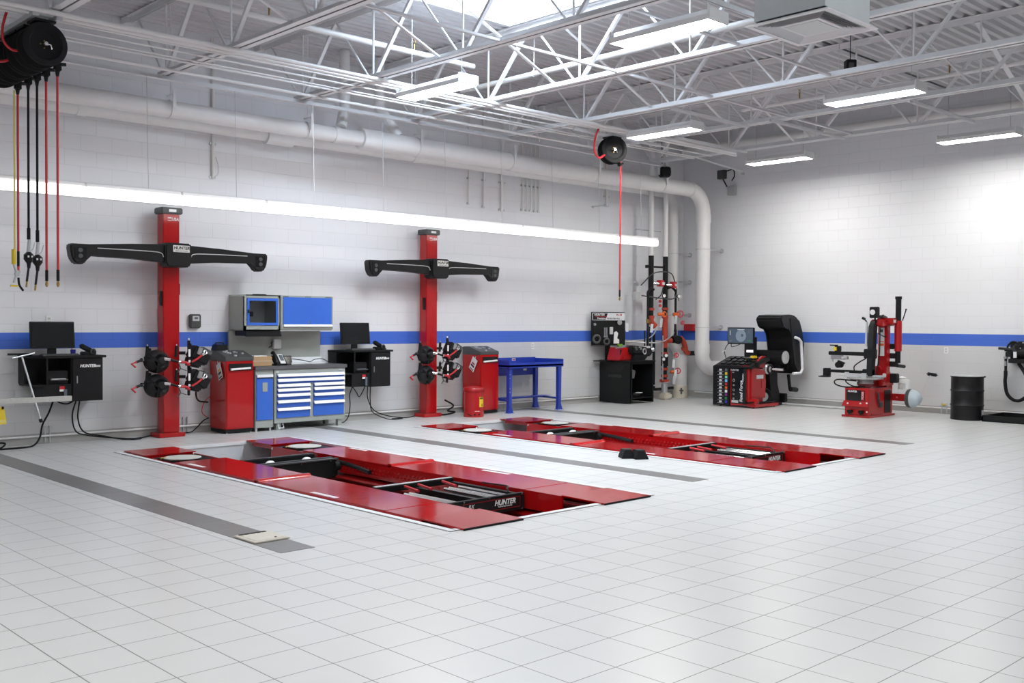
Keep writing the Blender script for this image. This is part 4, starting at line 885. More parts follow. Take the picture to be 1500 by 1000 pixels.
for x, r in ((5.80, .11), (7.80, .11), (9.74, .146), (11.7, .146), (13.8, .146), (15.74, .146)):
    MB().torus((x, PY, PZ-.005), (1, 0, 0), r+.002, .006, 28, 6).box(x-.022, x+.022, PY-.175, PY-.165, PZ-.02, PZ+r+.09).box(x-.022, x+.022, PY-.17, PY+.02, PZ+r+.04, PZ+r+.05).cyl((x, PY-.05, PZ+r+.05), (x, PY-.05, 5.5), .006, n=6).done('hanger_strap', 'white', t)
for x, z in ((3., 0), (5.35, 0), (15.05, 0)): pass
P2Y, P2Z = 13.17, 4.27
t = thing('drain_pipe', 'white pipe tight to the back wall behind the larger pipe, dropping to the floor', 'pipe', (10, P2Y, P2Z), 'large white wall pipes')
B2 = 17.21; r2 = .105
MB().cyl((XL+.02, P2Y, P2Z-.02), (B2-.3, P2Y, P2Z-.02), r2, n=24).done('pipe_run', 'pipe', t)
MB().elbow((B2-.3, P2Y, P2Z-.32), PI/2, 0, .3, r2, (1, 0, 0), (0, 0, 1), 24, 10).done('elbow', 'pipe', t)
MB().cyl((B2, P2Y, P2Z-.32), (B2, P2Y, 1.12), r2, n=24).done('downpipe', 'pipe', t)
for x in (4.95, 10.3, 13.7): MB().cyl((x, P2Y, P2Z-.02), (x+.12, P2Y, P2Z-.02), r2+.01, n=24).done('coupling', 'pipe', t)
MB().cyl((7.62, P2Y-.015, P2Z-.03), (8.05, P2Y-.015, P2Z-.03), r2+.03, n=24).done('coupling', 'pipe', t); MB().cyl((B2, P2Y, 3.80), (B2, P2Y, 3.9), r2+.008, n=24).done('coupling', 'pipe', t)
bx, by = 17.26, 13.0
MB().tube([(B2, P2Y, 1.30), (B2+.0, P2Y-.02, 1.12), (B2+.04, P2Y-.1, .98), (bx, by, .84)], [.105]*6+[.11]*6+[.12]*6+[.14], 24, True, 6).cyl((bx, by, .90), (bx, by, .72), .150, n=28).cyl((bx, by, .74), (bx, by, .02), .138, n=28).done('lower_wye', 'pipe', t)
MB().lathe([(.155, 0), (.16, .02), (.155, .24), (.140, .26)], (bx, by, 0), n=24).done('plaster_collar', 'cream', t)
MB().rbox((bx-.115, by-.115, .15), (.03, .02, .13), (0, 0, R(-45))).rbox((bx-.112, by-.118, .16), (.08, .02, .03), (0, 0, R(-45))).done('chipped_patch', 'dark', t)
for z in (3.0, 2.42, 1.72): MB().torus((B2, P2Y, z), (0, 0, 1), r2+.004, .006, 24, 6).box(B2+.1, XR-.01, P2Y-.012, P2Y+.012, z-.02, z+.02).cyl((XR-.012, P2Y, z), (XR, P2Y, z), .05, n=14).done('wall_clamp', 'galv', t)
for x, zt, nm in ((8.62, 5.5, 'white roof drain pipe dropping into the large pipe, the left one of two'), (9.25, 5.5, 'white roof drain pipe dropping into the large pipe, the right one of two')):
    t = thing('roof_drain', nm, 'pipe', (x, 12.55, 5), 'roof drain pipes')
    s = -1 if x < 9 else 1
    MB().cyl((x, 12.62, 5.52), (x, 12.62, 4.82), .075, n=20).done('pipe', 'pipe', t)
    MB().tube([(x, 12.62, 4.95), (x, 12.62, 4.80), (x+s*.05, 12.55, 4.66), (x+s*.20, 12.42, 4.35)], .078, 20).done('elbow', 'pipe', t)
    MB().cyl((x, 12.62, 4.86), (x, 12.62, 4.95), .086, n=20).done('coupling', 'pipe', t)
# wall conduits rising behind the pipes
def riser(x, z, r, label, group='small conduits on the back wall'):
    t = thing('wall_conduit', label, 'conduit', (x, 13.33, z), group)
    MB().cyl((x, 13.33, z), (x, 13.33, 5.5), r, n=10).tube([(x, 13.33, z+.03), (x, 13.335, z), (x, 13.358, z-.015)], r, 8).done('pipe', 'pipe', t)
    MB().box(x-r*2.2, x+r*2.2, 13.33, 13.358, 4.02, 4.05).done('clip', 'galv', t); MB().box(x-r*2.2, x+r*2.2, 13.34, 13.358, z-.03, z+.01, .004).done('clip', 'galv', t)
    return t
riser(6.90, 3.58, .022, 'white wall conduit with a pull cord, above the red post')
MB().tube([(6.93, 13.31, 3.85), (6.96, 13.3, 3.75), (6.96, 13.3, 3.62), (6.90, 13.3, 3.56)], .006, 6).done('pull_cord', 'lgrey', bpy.data.objects['wall_conduit'])
riser(11.67, 3.61, .012, 'thin white wall conduit, leftmost of the group above the second red post')
riser(12.02, 3.58, .018, 'white wall conduit with a dark clip, second of the group above the second red post')
riser(12.46, 3.56, .034, 'thick white wall conduit, third of the group above the second red post')
for i in range(5): riser(12.97+i*.105, 3.60, .015, 'white wall conduit, %s from the left in the cluster of five' % ['first', 'second', 'third', 'fourth', 'fifth'][i])
t = riser(15.28, 3.87, .035, 'white wall conduit ending in a side arm, near the pipe corner')
MB().cyl((15.28, 13.33, 3.87), (14.85, 13.33, 3.80), .014, n=8).cyl((14.86, 13.33, 3.80), (14.86, 13.30, 3.79), .02, n=8).done('side_arm', 'lgrey', t)
tag(MB().cyl((XL+.02, 13.325, .10), (15.05, 13.325, .10), .013, n=8).cyl((XL+.02, 13.325, .10), (XL+.03, 13.325, .10), .02, n=8).done('base_conduit', 'pipe'), 'white conduit running low along the foot of the back wall', 'conduit')
tag(MB().cyl((XR-.035, 2, .10), (XR-.035, 13.0, .10), .013, n=8).done('base_conduit', 'pipe'), 'white conduit running low along the foot of the end wall', 'conduit')
for x in (4.62, 4.68, 6.46, 6.52): tag(MB().cyl((x, 13.335, .02), (x, 13.335, .22), .010, n=8).cyl((x, 13.335, .20), (x, 13.335, .225), .015, n=8).done('anchor_stub', 'galv'), 'grey pipe stub by the wall foot, %s' % {4.62: 'left one under the grey-bar wall desk', 4.68: 'right one under the grey-bar wall desk', 6.46: 'left one between the red post and red console', 6.52: 'right one between the red post and red console'}[x], 'pipe stub')
t = thing('gas_valve', 'small yellow-handled valve on the low conduit beside the black drum', 'valve', (17.74, 7.68, .1))
MB().cyl((17.74, 7.63, 0), (17.74, 7.63, .2), .009, n=8).cyl((17.74, 7.72, 0), (17.74, 7.72, .2), .009, n=8).cyl((17.74, 7.61, .15), (17.74, 7.74, .15), .014, n=8).done('body', 'galv', t)
MB().box(17.70, 17.725, 7.635, 7.715, .16, .178, .004).done('handle', 'yellow', t)

# ------------------------------------------------------------------ sprinkler risers in the corner
def riser_pipe(x, y, label):
    t = thing('sprinkler_riser', label, 'sprinkler riser', (x, y, 0), 'sprinkler risers')
    MB().cyl((x, y, 2.93), (x, y, 5.5), .054, n=20).cyl((x, y, 2.90), (x, y, 2.98), .06, n=20).done('upper_pipe', 'pipe', t)
    return t
ta = riser_pipe(16.18, 12.93, 'vertical fire pipe that bends aside above the lathe bench, in the corner')
MB().cyl((16.18, 12.93, 1.80), (16.18, 12.93, 2.93), .054, n=20).done('lower_pipe', 'blackm', ta)
b = MB()
for z in (1.83, ): b.cyl((16.18, 12.93, z-.025), (16.18, 12.93, z+.025), .072, n=18)
b.done('coupling', 'red2', ta); b = MB().cyl((16.18, 12.93, 1.64), (16.18, 12.93, 1.70), .072, n=18).tube([(16.18, 12.93, 1.68), (16.19, 12.92, 1.57), (16.26, 12.87, 1.48)], .06, 14).done('orange_bend', 'red2', ta)
MB().cyl((16.18, 12.93, 1.69), (16.18, 12.93, 1.82), .056, n=18).done('lower_pipe', 'blackm', ta)
tb = riser_pipe(16.60, 12.90, 'vertical fire pipe reaching the floor through orange couplings, in the corner')
MB().cyl((16.6, 12.9, .30), (16.6, 12.9, 2.93), .052, n=20).done('lower_pipe', 'blackm', tb)
MB().cyl((16.6, 12.9, .02), (16.6, 12.9, .36), .066, n=20).done('floor_pipe', 'galv', tb)
b = MB()
for z, h in ((1.84, .05), (.94, .05), (.62, .05), (.48, .05)): MB().cyl((16.6, 12.9, z-h/2), (16.6, 12.9, z+h/2), .068, n=18).done('coupling', 'red2', tb)
MB().cyl((16.6, 12.9, .36), (16.6, 12.9, .41), .10, n=20).done('coupling', 'red2', tb)
b.cyl((16.6, 12.9, 1.05), (16.6, 12.9, 1.70), .060, n=18).cyl((16.6, 12.9, 1.65), (16.6, 12.9, 1.71), .068, n=18).cyl((16.6, 12.9, 1.20), (16.76, 12.86, 1.20), .055, n=16)
b.done('orange_tee', 'red2', tb)
MB().cyl((16.6, 12.9, .68), (16.6, 12.9, .88), .075, n=18).done('check_valve', 'blackm', tb)
MB().box(16.5, 16.72, 12.78, 12.98, 0, .14, .03).done('plaster_base', 'cream', tb)
# cross valve and orange bends to the right
v = MB().cyl((16.76, 12.86, 1.22), (16.98, 12.82, 1.22), .075, n=18).cyl((16.87, 12.84, 1.22), (16.87, 12.84, 1.42), .03, n=12).cyl((16.82, 12.72, 1.21), (16.92, 12.88, 1.23), .085, n=18); v.done('cross_valve', 'blackm', tb)
MB().tube([(16.98, 12.82, 1.22), (17.07, 12.81, 1.20), (17.13, 12.80, 1.10), (17.16, 12.79, .98), (17.24, 12.78, .93)], .055, 14).cyl((17.0, 12.82, 1.22), (17.03, 12.82, 1.22), .07, n=16).cyl((17.12, 12.80, 1.06), (17.14, 12.8, 1.02), .07, n=16).done('orange_bend', 'red2', tb)
MB().cyl((17.22, 12.78, .93), (XR-.002, 12.75, .93), .05, n=14).done('outlet_pipe', 'blackm', tb)
# side trim pipes
def trim(x, y, z0, z1, xr, par):
    MB().tube([(xr, y, z1-.02), ((x+xr)/2, y, z1+.0), (x, y, z1-.08), (x, y, z1-.16)], .026, 10).cyl((x, y, z1-.15), (x, y, z0), .024, n=12).done('trim_pipe', 'blackm', par)
trim(16.0, 12.86, .95, 2.24, 16.18, ta); trim(16.87, 12.84, 1.4, 2.28, 16.6, tb)
MB().cyl((16.0, 12.86, 1.55), (16.0, 12.86, 1.63), .034, n=12).cyl((16.0, 12.86, 1.59), (16.1, 12.88, 1.59), .02, n=10).done('brass_tee', 'brass', ta)
MB().cyl((16.02, 12.95, .95), (16.02, 12.95, 1.4), .014, n=8).cyl((16.2, 12.96, .9), (16.2, 12.96, 1.48), .02, n=8).cyl((16.35, 12.98, .28), (16.35, 12.98, 1.35), .03, n=10).tube([(16.35, 12.98, .3), (16.37, 12.98, .22), (16.45, 12.96, .21), (16.95, 12.95, .22)], .03, 8).done('trim_pipe', 'blackm', tb)
MB().tube([(14.85, 13.25, 1.32), (15.4, 13.1, 1.2), (16.2, 12.8, 1.16), (16.55, 12.78, 1.24), (16.75, 12.78, 1.36)], .012, 8).tube([(15.2, 13.25, 1.24), (15.9, 13.1, 1.2), (16.1, 12.85, 1.28), (16.25, 12.8, 1.5)], .011, 8).tube([(15.85, 12.7, .30), (16.3, 12.78, .33), (16.62, 12.78, .36)], .012, 8).cyl((16.44, 12.82, .4), (16.44, 12.82, 1.3), .012, n=8).done('flex_conduit', 'galv', tb)
def gauge(x, y, z, par, r=.04):
    g = MB().cyl((x, y, z), (x-.012, y-.024, z), r, n=20).cyl((x, y, z-.09), (x, y, z), .008, n=6); g = g.done('gauge', 'blackm', par)
    MB().cyl((x-.012, y-.024, z), (x-.013, y-.026, z), r*.82, n=20).done('gauge_face', 'paper', g)
gauge(16.40, 12.78, 2.10, ta); gauge(16.86, 12.76, 2.10, tb); gauge(16.36, 12.75, .83, tb); gauge(16.44, 12.75, .90, tb)
def hwheel(x, y, z, par, r=.05, m='red2'):
    MB().torus((x, y, z), (-.5, -.86, 0), r, .011, 20, 8).cyl((x, y, z), (x+.03, y+.05, z), .012, n=8).rbox((x, y, z), (.02, .012, r*1.8), (0, 0, R(30))).done('hand_wheel', m, par)
hwheel(16.42, 12.78, 1.73, tb, .05, 'orange'); hwheel(16.92, 12.76, 1.74, tb, .065, 'bred'); hwheel(17.0, 12.76, 1.56, tb, .035, 'bred'); hwheel(16.86, 12.76, .58, tb, .055, 'bred'); hwheel(16.80, 12.76, .90, tb, .045, 'bred'); hwheel(16.31, 12.8, 1.99, ta, .022, 'bred'); hwheel(16.31, 12.8, 1.9, ta, .022, 'bred')
MB().cyl((16.80, 12.84, 1.73), (16.9, 12.80, 1.73), .04, n=12).cyl((16.72, 12.84, .56), (16.84, 12.78, .56), .035, n=12).cyl((16.32, 12.86, 1.73), (16.42, 12.8, 1.73), .035, n=12).done('small_valve', 'orange', tb)
for x, par, z in ((16.34, ta, 2.34), (16.76, tb, 2.32)):
    MB().box(x-.07, x+.05, 12.76, 12.86, z-.055, z+.07, .006).done('flow_switch', 'bred', par); MB().cyl((x-.06, 12.82, z+.0), (x-.16, 12.88, z), .035, n=12).done('switch_clamp', 'chrome', par)
    MB().box(x-.02, x+.06, 12.752, 12.76, z-.02, z+.03).done('switch_plate', 'lgrey', par)
MB().tube([(15.95, 13.0, 2.3), (16.05, 12.8, 2.52), (16.35, 12.78, 2.58), (16.62, 12.76, 2.55), (16.74, 12.76, 2.38)], .012, 8).tube([(16.36, 12.76, 2.28), (16.34, 12.8, 2.12), (16.22, 12.84, 2.02)], .012, 8).tube([(16.8, 12.76, 2.26), (16.78, 12.76, 2.12), (16.64, 12.76, 2.04), (16.2, 12.84, 2.06), (15.95, 12.98, 2.1)], .012, 8).done('alarm_conduit', 'dark', ta)
MB().cyl((16.02, 12.93, 2.68), (16.62, 12.9, 2.68), .02, n=10).box(16.03, 16.06, 12.9, 12.96, 2.65, 2.71).done('cross_brace', 'blackm', ta)
MB().cyl((15.9, 13.1, 3.42), (16.5, 12.95, 3.40), .012, n=8).done('cross_brace', 'galv', ta)
for x, y, z, m_ in ((16.05, 12.8, 1.45, 'film'), (16.30, 12.76, 1.56, 'lgrey'), (16.75, 12.74, 1.62, 'lgrey'), (16.72, 12.76, .73, 'film'), (16.78, 12.76, .52, 'film'), (16.74, 12.76, .40, 'lgrey')): MB().rbox((x, y, z), (.06, .006, .17), (0, R(6), R(-20))).done('valve_tag', m_, tb)
t = thing('junction_box', 'small grey junction box beside the black-and-white fire pipes in the corner', 'junction box', (15.93, 13.1, 2.1))
MB().box(15.87, 15.99, 13.05, 13.14, 2.02, 2.17, .006).done('body', 'lgrey', t); MB().cyl((15.93, 13.1, 2.17), (15.93, 13.1, 2.36), .015, n=8).rbox((15.91, 13.08, 2.34), (.10, .05, .05), (0, R(40), 0)).done('conduit', 'galv', t)
t = thing('alarm_box', 'red fire alarm box on the end wall beside the large downpipe', 'alarm box', (XR, 13.12, 1.45))
MB().box(XR-.08, XR-.002, 13.0, 13.27, 1.385, 1.535, .006).done('body', 'bred', t); MB().box(XR-.086, XR-.08, 13.02, 13.25, 1.40, 1.52, .003).done('cover', 'bred', t)

# ------------------------------------------------------------------ wheel balancer (faces -X)
t = thing('wheel_balancer', 'red and black wheel balancer with a large raised hood, by the end wall', 'wheel balancer', (16.5, 10.95, 0))
X0 = 16.10
MB().prism([(10.60, .05), (10.98, .03), (10.98, .76), (10.60, .78)], 'yz', X0+.015, 16.62, .004).box(X0+.05, 16.65, 10.98, 11.33, .03, .72).prism([(16.2, .17), (16.66, .17), (16.66, .95), (16.56, .95), (16.2, .74)], 'xz', 10.575, 10.62).done('body', 'redm', t)
MB().box(X0+.02, 16.9, 10.44, 10.62, .02, .075, .004).prism([(X0+.02, .075), (X0+.12, .17), (X0+.16, .17), (X0+.2, .075)], 'xz', 10.46, 10.6).done('foot_step', 'redm', t)
MB().rbox((16.52, 10.52, .095), (.62, .16, .008), (0, 0, 0)).done('step_mat', 'rubber', t)
MB().cyl((16.15, 10.5, 0), (16.15, 10.5, .03), .02, n=10).cyl((16.85, 10.5, 0), (16.85, 10.5, .03), .02, n=10).cyl((16.2, 11.25, 0), (16.2, 11.25, .04), .02, n=10).cyl((16.55, 11.25, 0), (16.55, 11.25, .04), .02, n=10).done('foot', 'blackm', t)
wp = MB().box(X0-.005, X0+.05, 10.99, 11.36, .02, .76, .006).done('weight_panel', 'black', t)
cols = ['slate', 'yellow', 'mint', 'cyan', 'bred', 'orange', 'paper', 'purple', 'dgreen', 'navy']
for i, cm in enumerate(cols):
    z = .685-i*.066; MB().box(X0-.009, X0-.005, 11.035, 11.085, z-.024, z+.024).done('colour_swatch', cm, wp)
    MB().box(X0-.03, X0-.005, 11.15, 11.205, z-.016, z+.018, .006).box(X0-.012, X0-.004, 11.12, 11.25, z-.03, z-.026).done('weight_pocket', 'film', wp)
    MB().box(X0-.016, X0-.004, 11.25, 11.32, z-.02, z+.01).done('weight_clip', 'blackm', wp)
gp = MB().box(X0+.008, X0+.015, 10.66, 10.955, .07, .735).done('graphic_panel', 'screen', t)
MB().box(X0+.005, X0+.008, 10.80, 10.945, .085, .13).done('graphic_fade', 'lgrey', gp)
text('HUNTER', (X0+.004, 10.88, .69), .045, LEFTF, 'lgrey', gp, bold=.001); text('GSP', (X0+.004, 10.915, .645), .028, LEFTF, 'lgrey', gp)
text('Road Force', (X0+.004, 10.735, .30), .085, (0, R(-90), 0), 'paper', gp, shear=.2, bold=.002)
text('TOUCH', (X0+.004, 10.695, .55), .045, (0, R(-90), 0), 'paper', gp, bold=.001)
for k, z in enumerate((.50, .41, .32, .24, .16)):
    (MB().torus((X0+.005, 10.90, z), (1, 0, 0), .022-.002*k, .004, 16, 6) if k % 2 == 0 else MB().torus((X0+.005, 10.90, z), (1, 0, 0), .016, .004, 4, 6)).done('icon', 'lgrey', gp)
MB().cyl((X0-.03, 10.635, .10), (X0-.03, 10.635, .72), .022, n=12).cyl((X0-.03, 10.635, .12), (X0+.02, 10.63, .12), .014, n=8).rbox((X0-.02, 10.56, .10), (.03, .22, .03), (R(-8), 0, 0)).done('gauge_arm', 'blackm', t)
sh = MB().prism([(X0-.01, .76), (16.62, .93), (16.70, .93), (16.70, .85), (16.4, .80), (X0-.01, .71)], 'xz', 10.50, 11.36, .02).done('weight_tray', 'black', t)
b = MB()
for i in range(3):
    for j in range(5):
        x = X0+.12+i*.15; y = 10.66+j*.135; b.rbox((x, y, .772+(x-X0)*.325), (.11, .10, .02), (0, R(-18), 0), .008)
b.done('tray_pocket', 'screen', sh)
MB().rbox((16.45, 10.70, .93), (.10, .10, .05), (0, 0, 0), .01).done('stored_cone', 'yellow', sh); MB().torus((16.4, 10.78, .91), (0, 0, 1), .05, .015, 18, 8).done('stored_ring', 'dark', sh)
MB().box(16.2, 16.28, 10.45, 10.52, .74, .84, .01).tube([(16.2, 10.48, .82), (16.35, 10.46, .88), (16.55, 10.5, .92)], .02, 8).done('laser_arm', 'blackm', t)
# display
mo = MB().box(16.60, 16.64, 10.80, 11.39, 1.16, 1.48, .006).done('monitor', 'black', t)
MB().box(16.596, 16.600, 10.82, 11.37, 1.185, 1.46).done('screen', 'lcd', mo)
MB().lathe([(.0, 0), (.07, 0), (.11, .003), (.115, .004), (.0, .005)], (16.595, 11.08, 1.32), (-1, 0, 0), n=28).done('wheel_graphic', 'lcdw', mo)
MB().cyl((16.589, 11.05, 1.33), (16.588, 11.05, 1.33), .028, n=16).done('hub_graphic', 'lcd', mo)
MB().box(16.592, 16.595, 10.85, 10.93, 1.21, 1.24).done('graphic_bar', 'dgreen', mo); MB().box(16.592, 16.595, 11.29, 11.34, 1.20, 1.24).box(16.592, 16.595, 10.86, 10.93, 1.37, 1.44).done('graphic_bar', 'slate', mo)
MB().box(16.592, 16.595, 11.0, 11.16, 1.43, 1.445).box(16.592, 16.595, 11.31, 11.33, 1.33, 1.42).done('graphic_bar', 'lgrey', mo)
MB().box(16.63, 16.72, 10.80, 11.03, .88, 1.30, .01).done('display_post', 'black', t); MB().box(16.622, 16.63, 10.83, 10.97, 1.01, 1.055).done('printer_strip', 'lcdb', t)
MB().tube([(16.6, 11.30, 1.16), (16.58, 11.28, 1.11), (16.58, 11.2, 1.12), (16.6, 11.1, 1.16)], .007, 6).tube([(16.62, 11.37, 1.17), (16.60, 11.42, 1.1), (16.60, 11.45, 1.0), (16.55, 11.38, .88)], .007, 6).done('display_cable', 'rubber', t)
MB().rbox((16.57, 11.45, 1.02), (.02, .10, .02), (R(-25), 0, 0), .004).done('wand', 'paper', t)
# shaft
MB().cyl((16.38, 10.62, .72), (16.38, 10.02, .72), .022, n=14).cyl((16.38, 10.18, .72), (16.38, 10.02, .72), .032, .024, n=14).done('spindle', 'chrome', t)
MB().lathe([(.0, 0), (.09, 0), (.095, .03), (.06, .06), (.05, .08), (0, .08)], (16.38, 10.38, .72), (0, -1, 0), n=24).done('flange', 'steel', t); MB().torus((16.38, 10.30, .72), (0, 1, 0), .075, .018, 24, 8).done('wing_nut', 'blackm', t)
MB().box(16.36, 16.58, 10.568, 10.574, .53, .60).done('decal', 'film', t); MB().box(16.52, 16.66, 10.566, 10.573, .36, .52).done('warning_plate', 'redm', t)
# hood, roller arm and column behind
H0, H1 = 10.30, 10.86
pf = [(16.78, 1.63), (16.82, 1.70), (16.92, 1.72), (17.14, 1.73), (17.33, 1.70), (17.47, 1.60), (17.56, 1.42), (17.60, 1.15), (17.60, .75), (17.55, .62), (17.40, .60), (17.24, .78), (17.22, 1.20), (17.18, 1.36), (17.08, 1.47), (16.94, 1.50), (16.86, 1.47)]
pf = [(a-.05, z) for a, z in pf]
hd = MB().prism(pf, 'xz', H0, H1, .03).done('hood', 'black', t)
MB().prism([(17.02, 1.66), (17.36, 1.62), (17.46, 1.36), (17.12, 1.20)], 'xz', H0-.012, H0+.02, .008).done('hood_rib', 'blackm', hd)
MB().tube([(17.16, 10.26, 1.30), (17.26, 10.24, 1.27), (17.34, 10.24, 1.22), (17.40, 10.24, .70), (17.33, 10.24, .62), (17.10, 10.26, .62)], .026, 10, smooth=False).done('hood_arm', 'alu', t)
MB().cyl((17.05, 11.02, .92), (17.05, 10.40, .92), .135, n=28).done('load_roller', 'rubber', t); MB().cyl((17.05, 10.40, .92), (17.05, 10.385, .92), .12, n=28).cyl((17.05, 10.39, .92), (17.05, 10.36, .92), .03, n=12).done('roller_hub', 'lgrey', t)
MB().prism([(16.84, .80), (17.14, .80), (17.14, .40), (17.24, .18), (17.30, .05), (16.96, .05), (16.9, .4)], 'xz', 10.62, 10.80, .01).done('roller_post', 'blackm', t)
MB().rbox((17.16, 10.45, .84), (.07, .08, .28), (0, R(-8), 0), .01).box(17.0, 17.45, 10.50, 10.62, .72, .80, .01).done('roller_arm', 'blackm', t)
MB().box(16.95, 17.36, 10.58, 10.85, .01, .06, .006).box(17.28, 17.38, 10.54, 10.86, .06, .22, .01).done('post_base', 'blackm', t)
MB().rbox((17.2, 10.4, .45), (.05, .05, .30), (0, R(-12), 0), .008).cyl((17.15, 10.34, .32), (17.36, 10.34, .30), .045, n=14).done('foot_pedal', 'blackm', t)
tw = thing('balancer_tire', 'small black tire leaning behind the wheel balancer step', 'tire', (16.86, 10.75, .17))
MB().lathe([(.09, -.05), (.15, -.06), (.17, -.03), (.17, .03), (.15, .06), (.09, .05)], (16.86, 10.75, .173), (-.75, -.65, 0), n=32, close=False).done('tire', 'rubber', tw); MB().lathe([(0, -.03), (.09, -.03), (.092, .03), (.03, .02), (0, .02)], (16.86, 10.75, .173), (-.75, -.65, 0), n=24).done('rim', 'steel', tw)
tag(MB().cyl((17.28, 10.9, .03), (17.2, 9.2, .02), .02, n=8).done('floor_conduit', 'lgrey'), 'grey conduit on the floor behind the wheel balancer', 'conduit')

# ------------------------------------------------------------------ tire changer (faces -X)
t = thing('tire_changer', 'red tire changer with black swing arms, between the balancer and the drum', 'tire changer', (16.4, 8.35, 0))
X0, X1, Y0, Y1 = 15.98, 16.84, 8.17, 8.60
MB().box(X0, 16.66, Y0, Y1, .035, .49, .006).box(16.62, X1, Y0+.01, Y1, .035, .52, .006).done('body', 'redm', t)
MB().box(X0-.05, X1+.02, Y0-.03, Y1+.03, 0, .035, .004).done('base_plate', 'redm', t)
MB().prism([(X0, .27), (X0-.06, .19), (X0-.055, .18), (X0, .22)], 'xz', Y0-.005, Y1+.02).done('front_shelf', 'redm', t)
MB().box(X0-.006, X0-.001, Y0+.07, Y1-.03, .275, .455, .002).done('front_plate', 'screen', t)
text('HUNTER', (X0-.008, 8.46, .43), .042, LEFTF, 'paper', t, bold=.001)
rd = MB().box(X0-.0075, X0-.006, Y0+.08, Y0+.13, .285, .445).done('model_plate', 'redm', t); text('TCX53', (X0-.009, 8.275, .365), .042, (0, R(-90), 0), 'paper', rd, bold=.001)
for yy in (8.27, 8.47): MB().cyl((X0-.09, yy, .075), (X0, yy, .10), .025, n=10).rbox((X0-.08, yy, .10), (.05, .08, .05), (0, 0, 0), .008).done('pedal', 'blackm', t)
b = MB()
for yy, zz in ((8.29, .24), (8.52, .23), (8.18, .25), (8.20, .10), (8.5, .06)): b.cyl((X0-.045 if zz > .2 else X0, yy, zz), (X0-.058 if zz > .2 else X0-.01, yy, zz), .014, n=8)
b.done('bolt', 'paper', t)
b = MB().box(16.52, 16.74, Y0-.006, Y0, .06, .44); b.done('side_panel', 'black', t)
MB().box(16.32, 16.42, Y0-.03, Y0, .16, .25, .006).rbox((16.28, Y0-.02, .32), (.03, .03, .20), (0, R(-14), 0), .004).done('bead_lever', 'dark', t)
# turntable
MB().lathe([(.10, .49), (.14, .56), (.12, .60), (.29, .64), (.30, .665), (.10, .67), (0, .67)], (16.22, 8.36, 0), n=32).done('turntable', 'steel', t)
for k in range(4):
    a = k*PI/2+.4; c = V((16.22, 8.36, .685)); d = V((math.cos(a), math.sin(a), 0))
    MB().rbox(c+d*.22, (.22, .07, .03), (0, 0, a), .006).rbox(c+d*.30+V((0, 0, .02)), (.05, .06, .06), (0, 0, a), .008).done('jaw', 'galv', t)
MB().cyl((16.02, 8.75, .70), (16.1, 8.6, .70), .02, n=8).done('jaw_handle', 'lgrey', t)
MB().tube([(16.1, 8.45, .60), (15.95, 8.72, .62), (15.9, 8.74, .55), (15.95, 8.6, .50), (16.1, 8.4, .50)], .012, 6).tube([(16.15, 8.5, .62), (16.0, 8.6, .60), (15.97, 8.45, .52), (16.1, 8.3, .51)], .010, 6).done('air_hose', 'rubber', t)
# tower
MB().prism([(16.42, .52), (16.84, .52), (16.80, .66), (16.72, .66), (16.72, .75), (16.58, .75), (16.55, .62)], 'xz', 8.16, 8.36, .006).box(16.58, 16.72, 8.17, 8.33, .7, 1.56, .008).done('tower', 'redm', t)
MB().box(16.574, 16.58, 8.21, 8.31, 1.02, 1.50).done('instruction_plate', 'film', t)
MB().box(16.571, 16.5745, 8.215, 8.305, 1.19, 1.23).box(16.571, 16.5745, 8.215, 8.305, 1.255, 1.27).done('instruction_band', 'orange', t); MB().box(16.571, 16.5745, 8.235, 8.285, 1.42, 1.47).done('instruction_mark', 'dark', t)
MB().box(16.36, 16.80, 8.14, 8.34, 1.53, 1.60, .01).box(16.40, 16.52, 8.16, 8.36, 1.52, 1.64, .01).box(16.56, 16.76, 8.06, 8.34, 1.56, 1.665, .01).done('tower_head', 'redm', t)
MB().rbox((16.6, 8.25, 1.68), (.16, .10, .04), (0, R(10), 0), .008).cyl((16.54, 8.22, 1.67), (16.54, 8.22, 1.72), .02, n=8).done('head_cap', 'dark', t)
MB().box(16.6, 16.68, 8.056, 8.062, 1.585, 1.635).done('head_sticker', 'film', t)
MB().cyl((16.75, 8.05, 1.10), (16.75, 8.05, 1.62), .062, n=16).done('lift_cylinder', 'redm', t); MB().cyl((16.75, 8.05, 1.62), (16.75, 8.05, 2.0), .046, n=14).cyl((16.75, 8.05, 1.98), (16.75, 8.05, 2.03), .056, n=14).cyl((16.75, 8.05, .9), (16.75, 8.05, 1.1), .045, n=14).done('cylinder_rod', 'blackm', t)
MB().cyl((16.80, 8.0, 1.62), (16.86, 7.97, 1.80), .010, n=8).lathe([(0, -.02), (.02, 0), (0, .02)], (16.862, 7.97, 1.81), n=10).done('control_lever', 'blackm', t)
for z in (1.18, 1.02, .88): MB().rbox((16.74, 8.12, z), (.09, .14, .09), (0, 0, 0), .012).done('valve_block', 'blackm', t)
MB().cyl((16.62, 8.0, .86), (16.84, 7.98, .84), .03, n=10).box(16.70, 16.82, 8.05, 8.2, .56, .72, .012).done('valve_block', 'blackm', t)
MB().cyl((16.5, 8.30, .78), (16.58, 8.30, .78), .07, n=16).done('tilt_knob', 'redm', t)
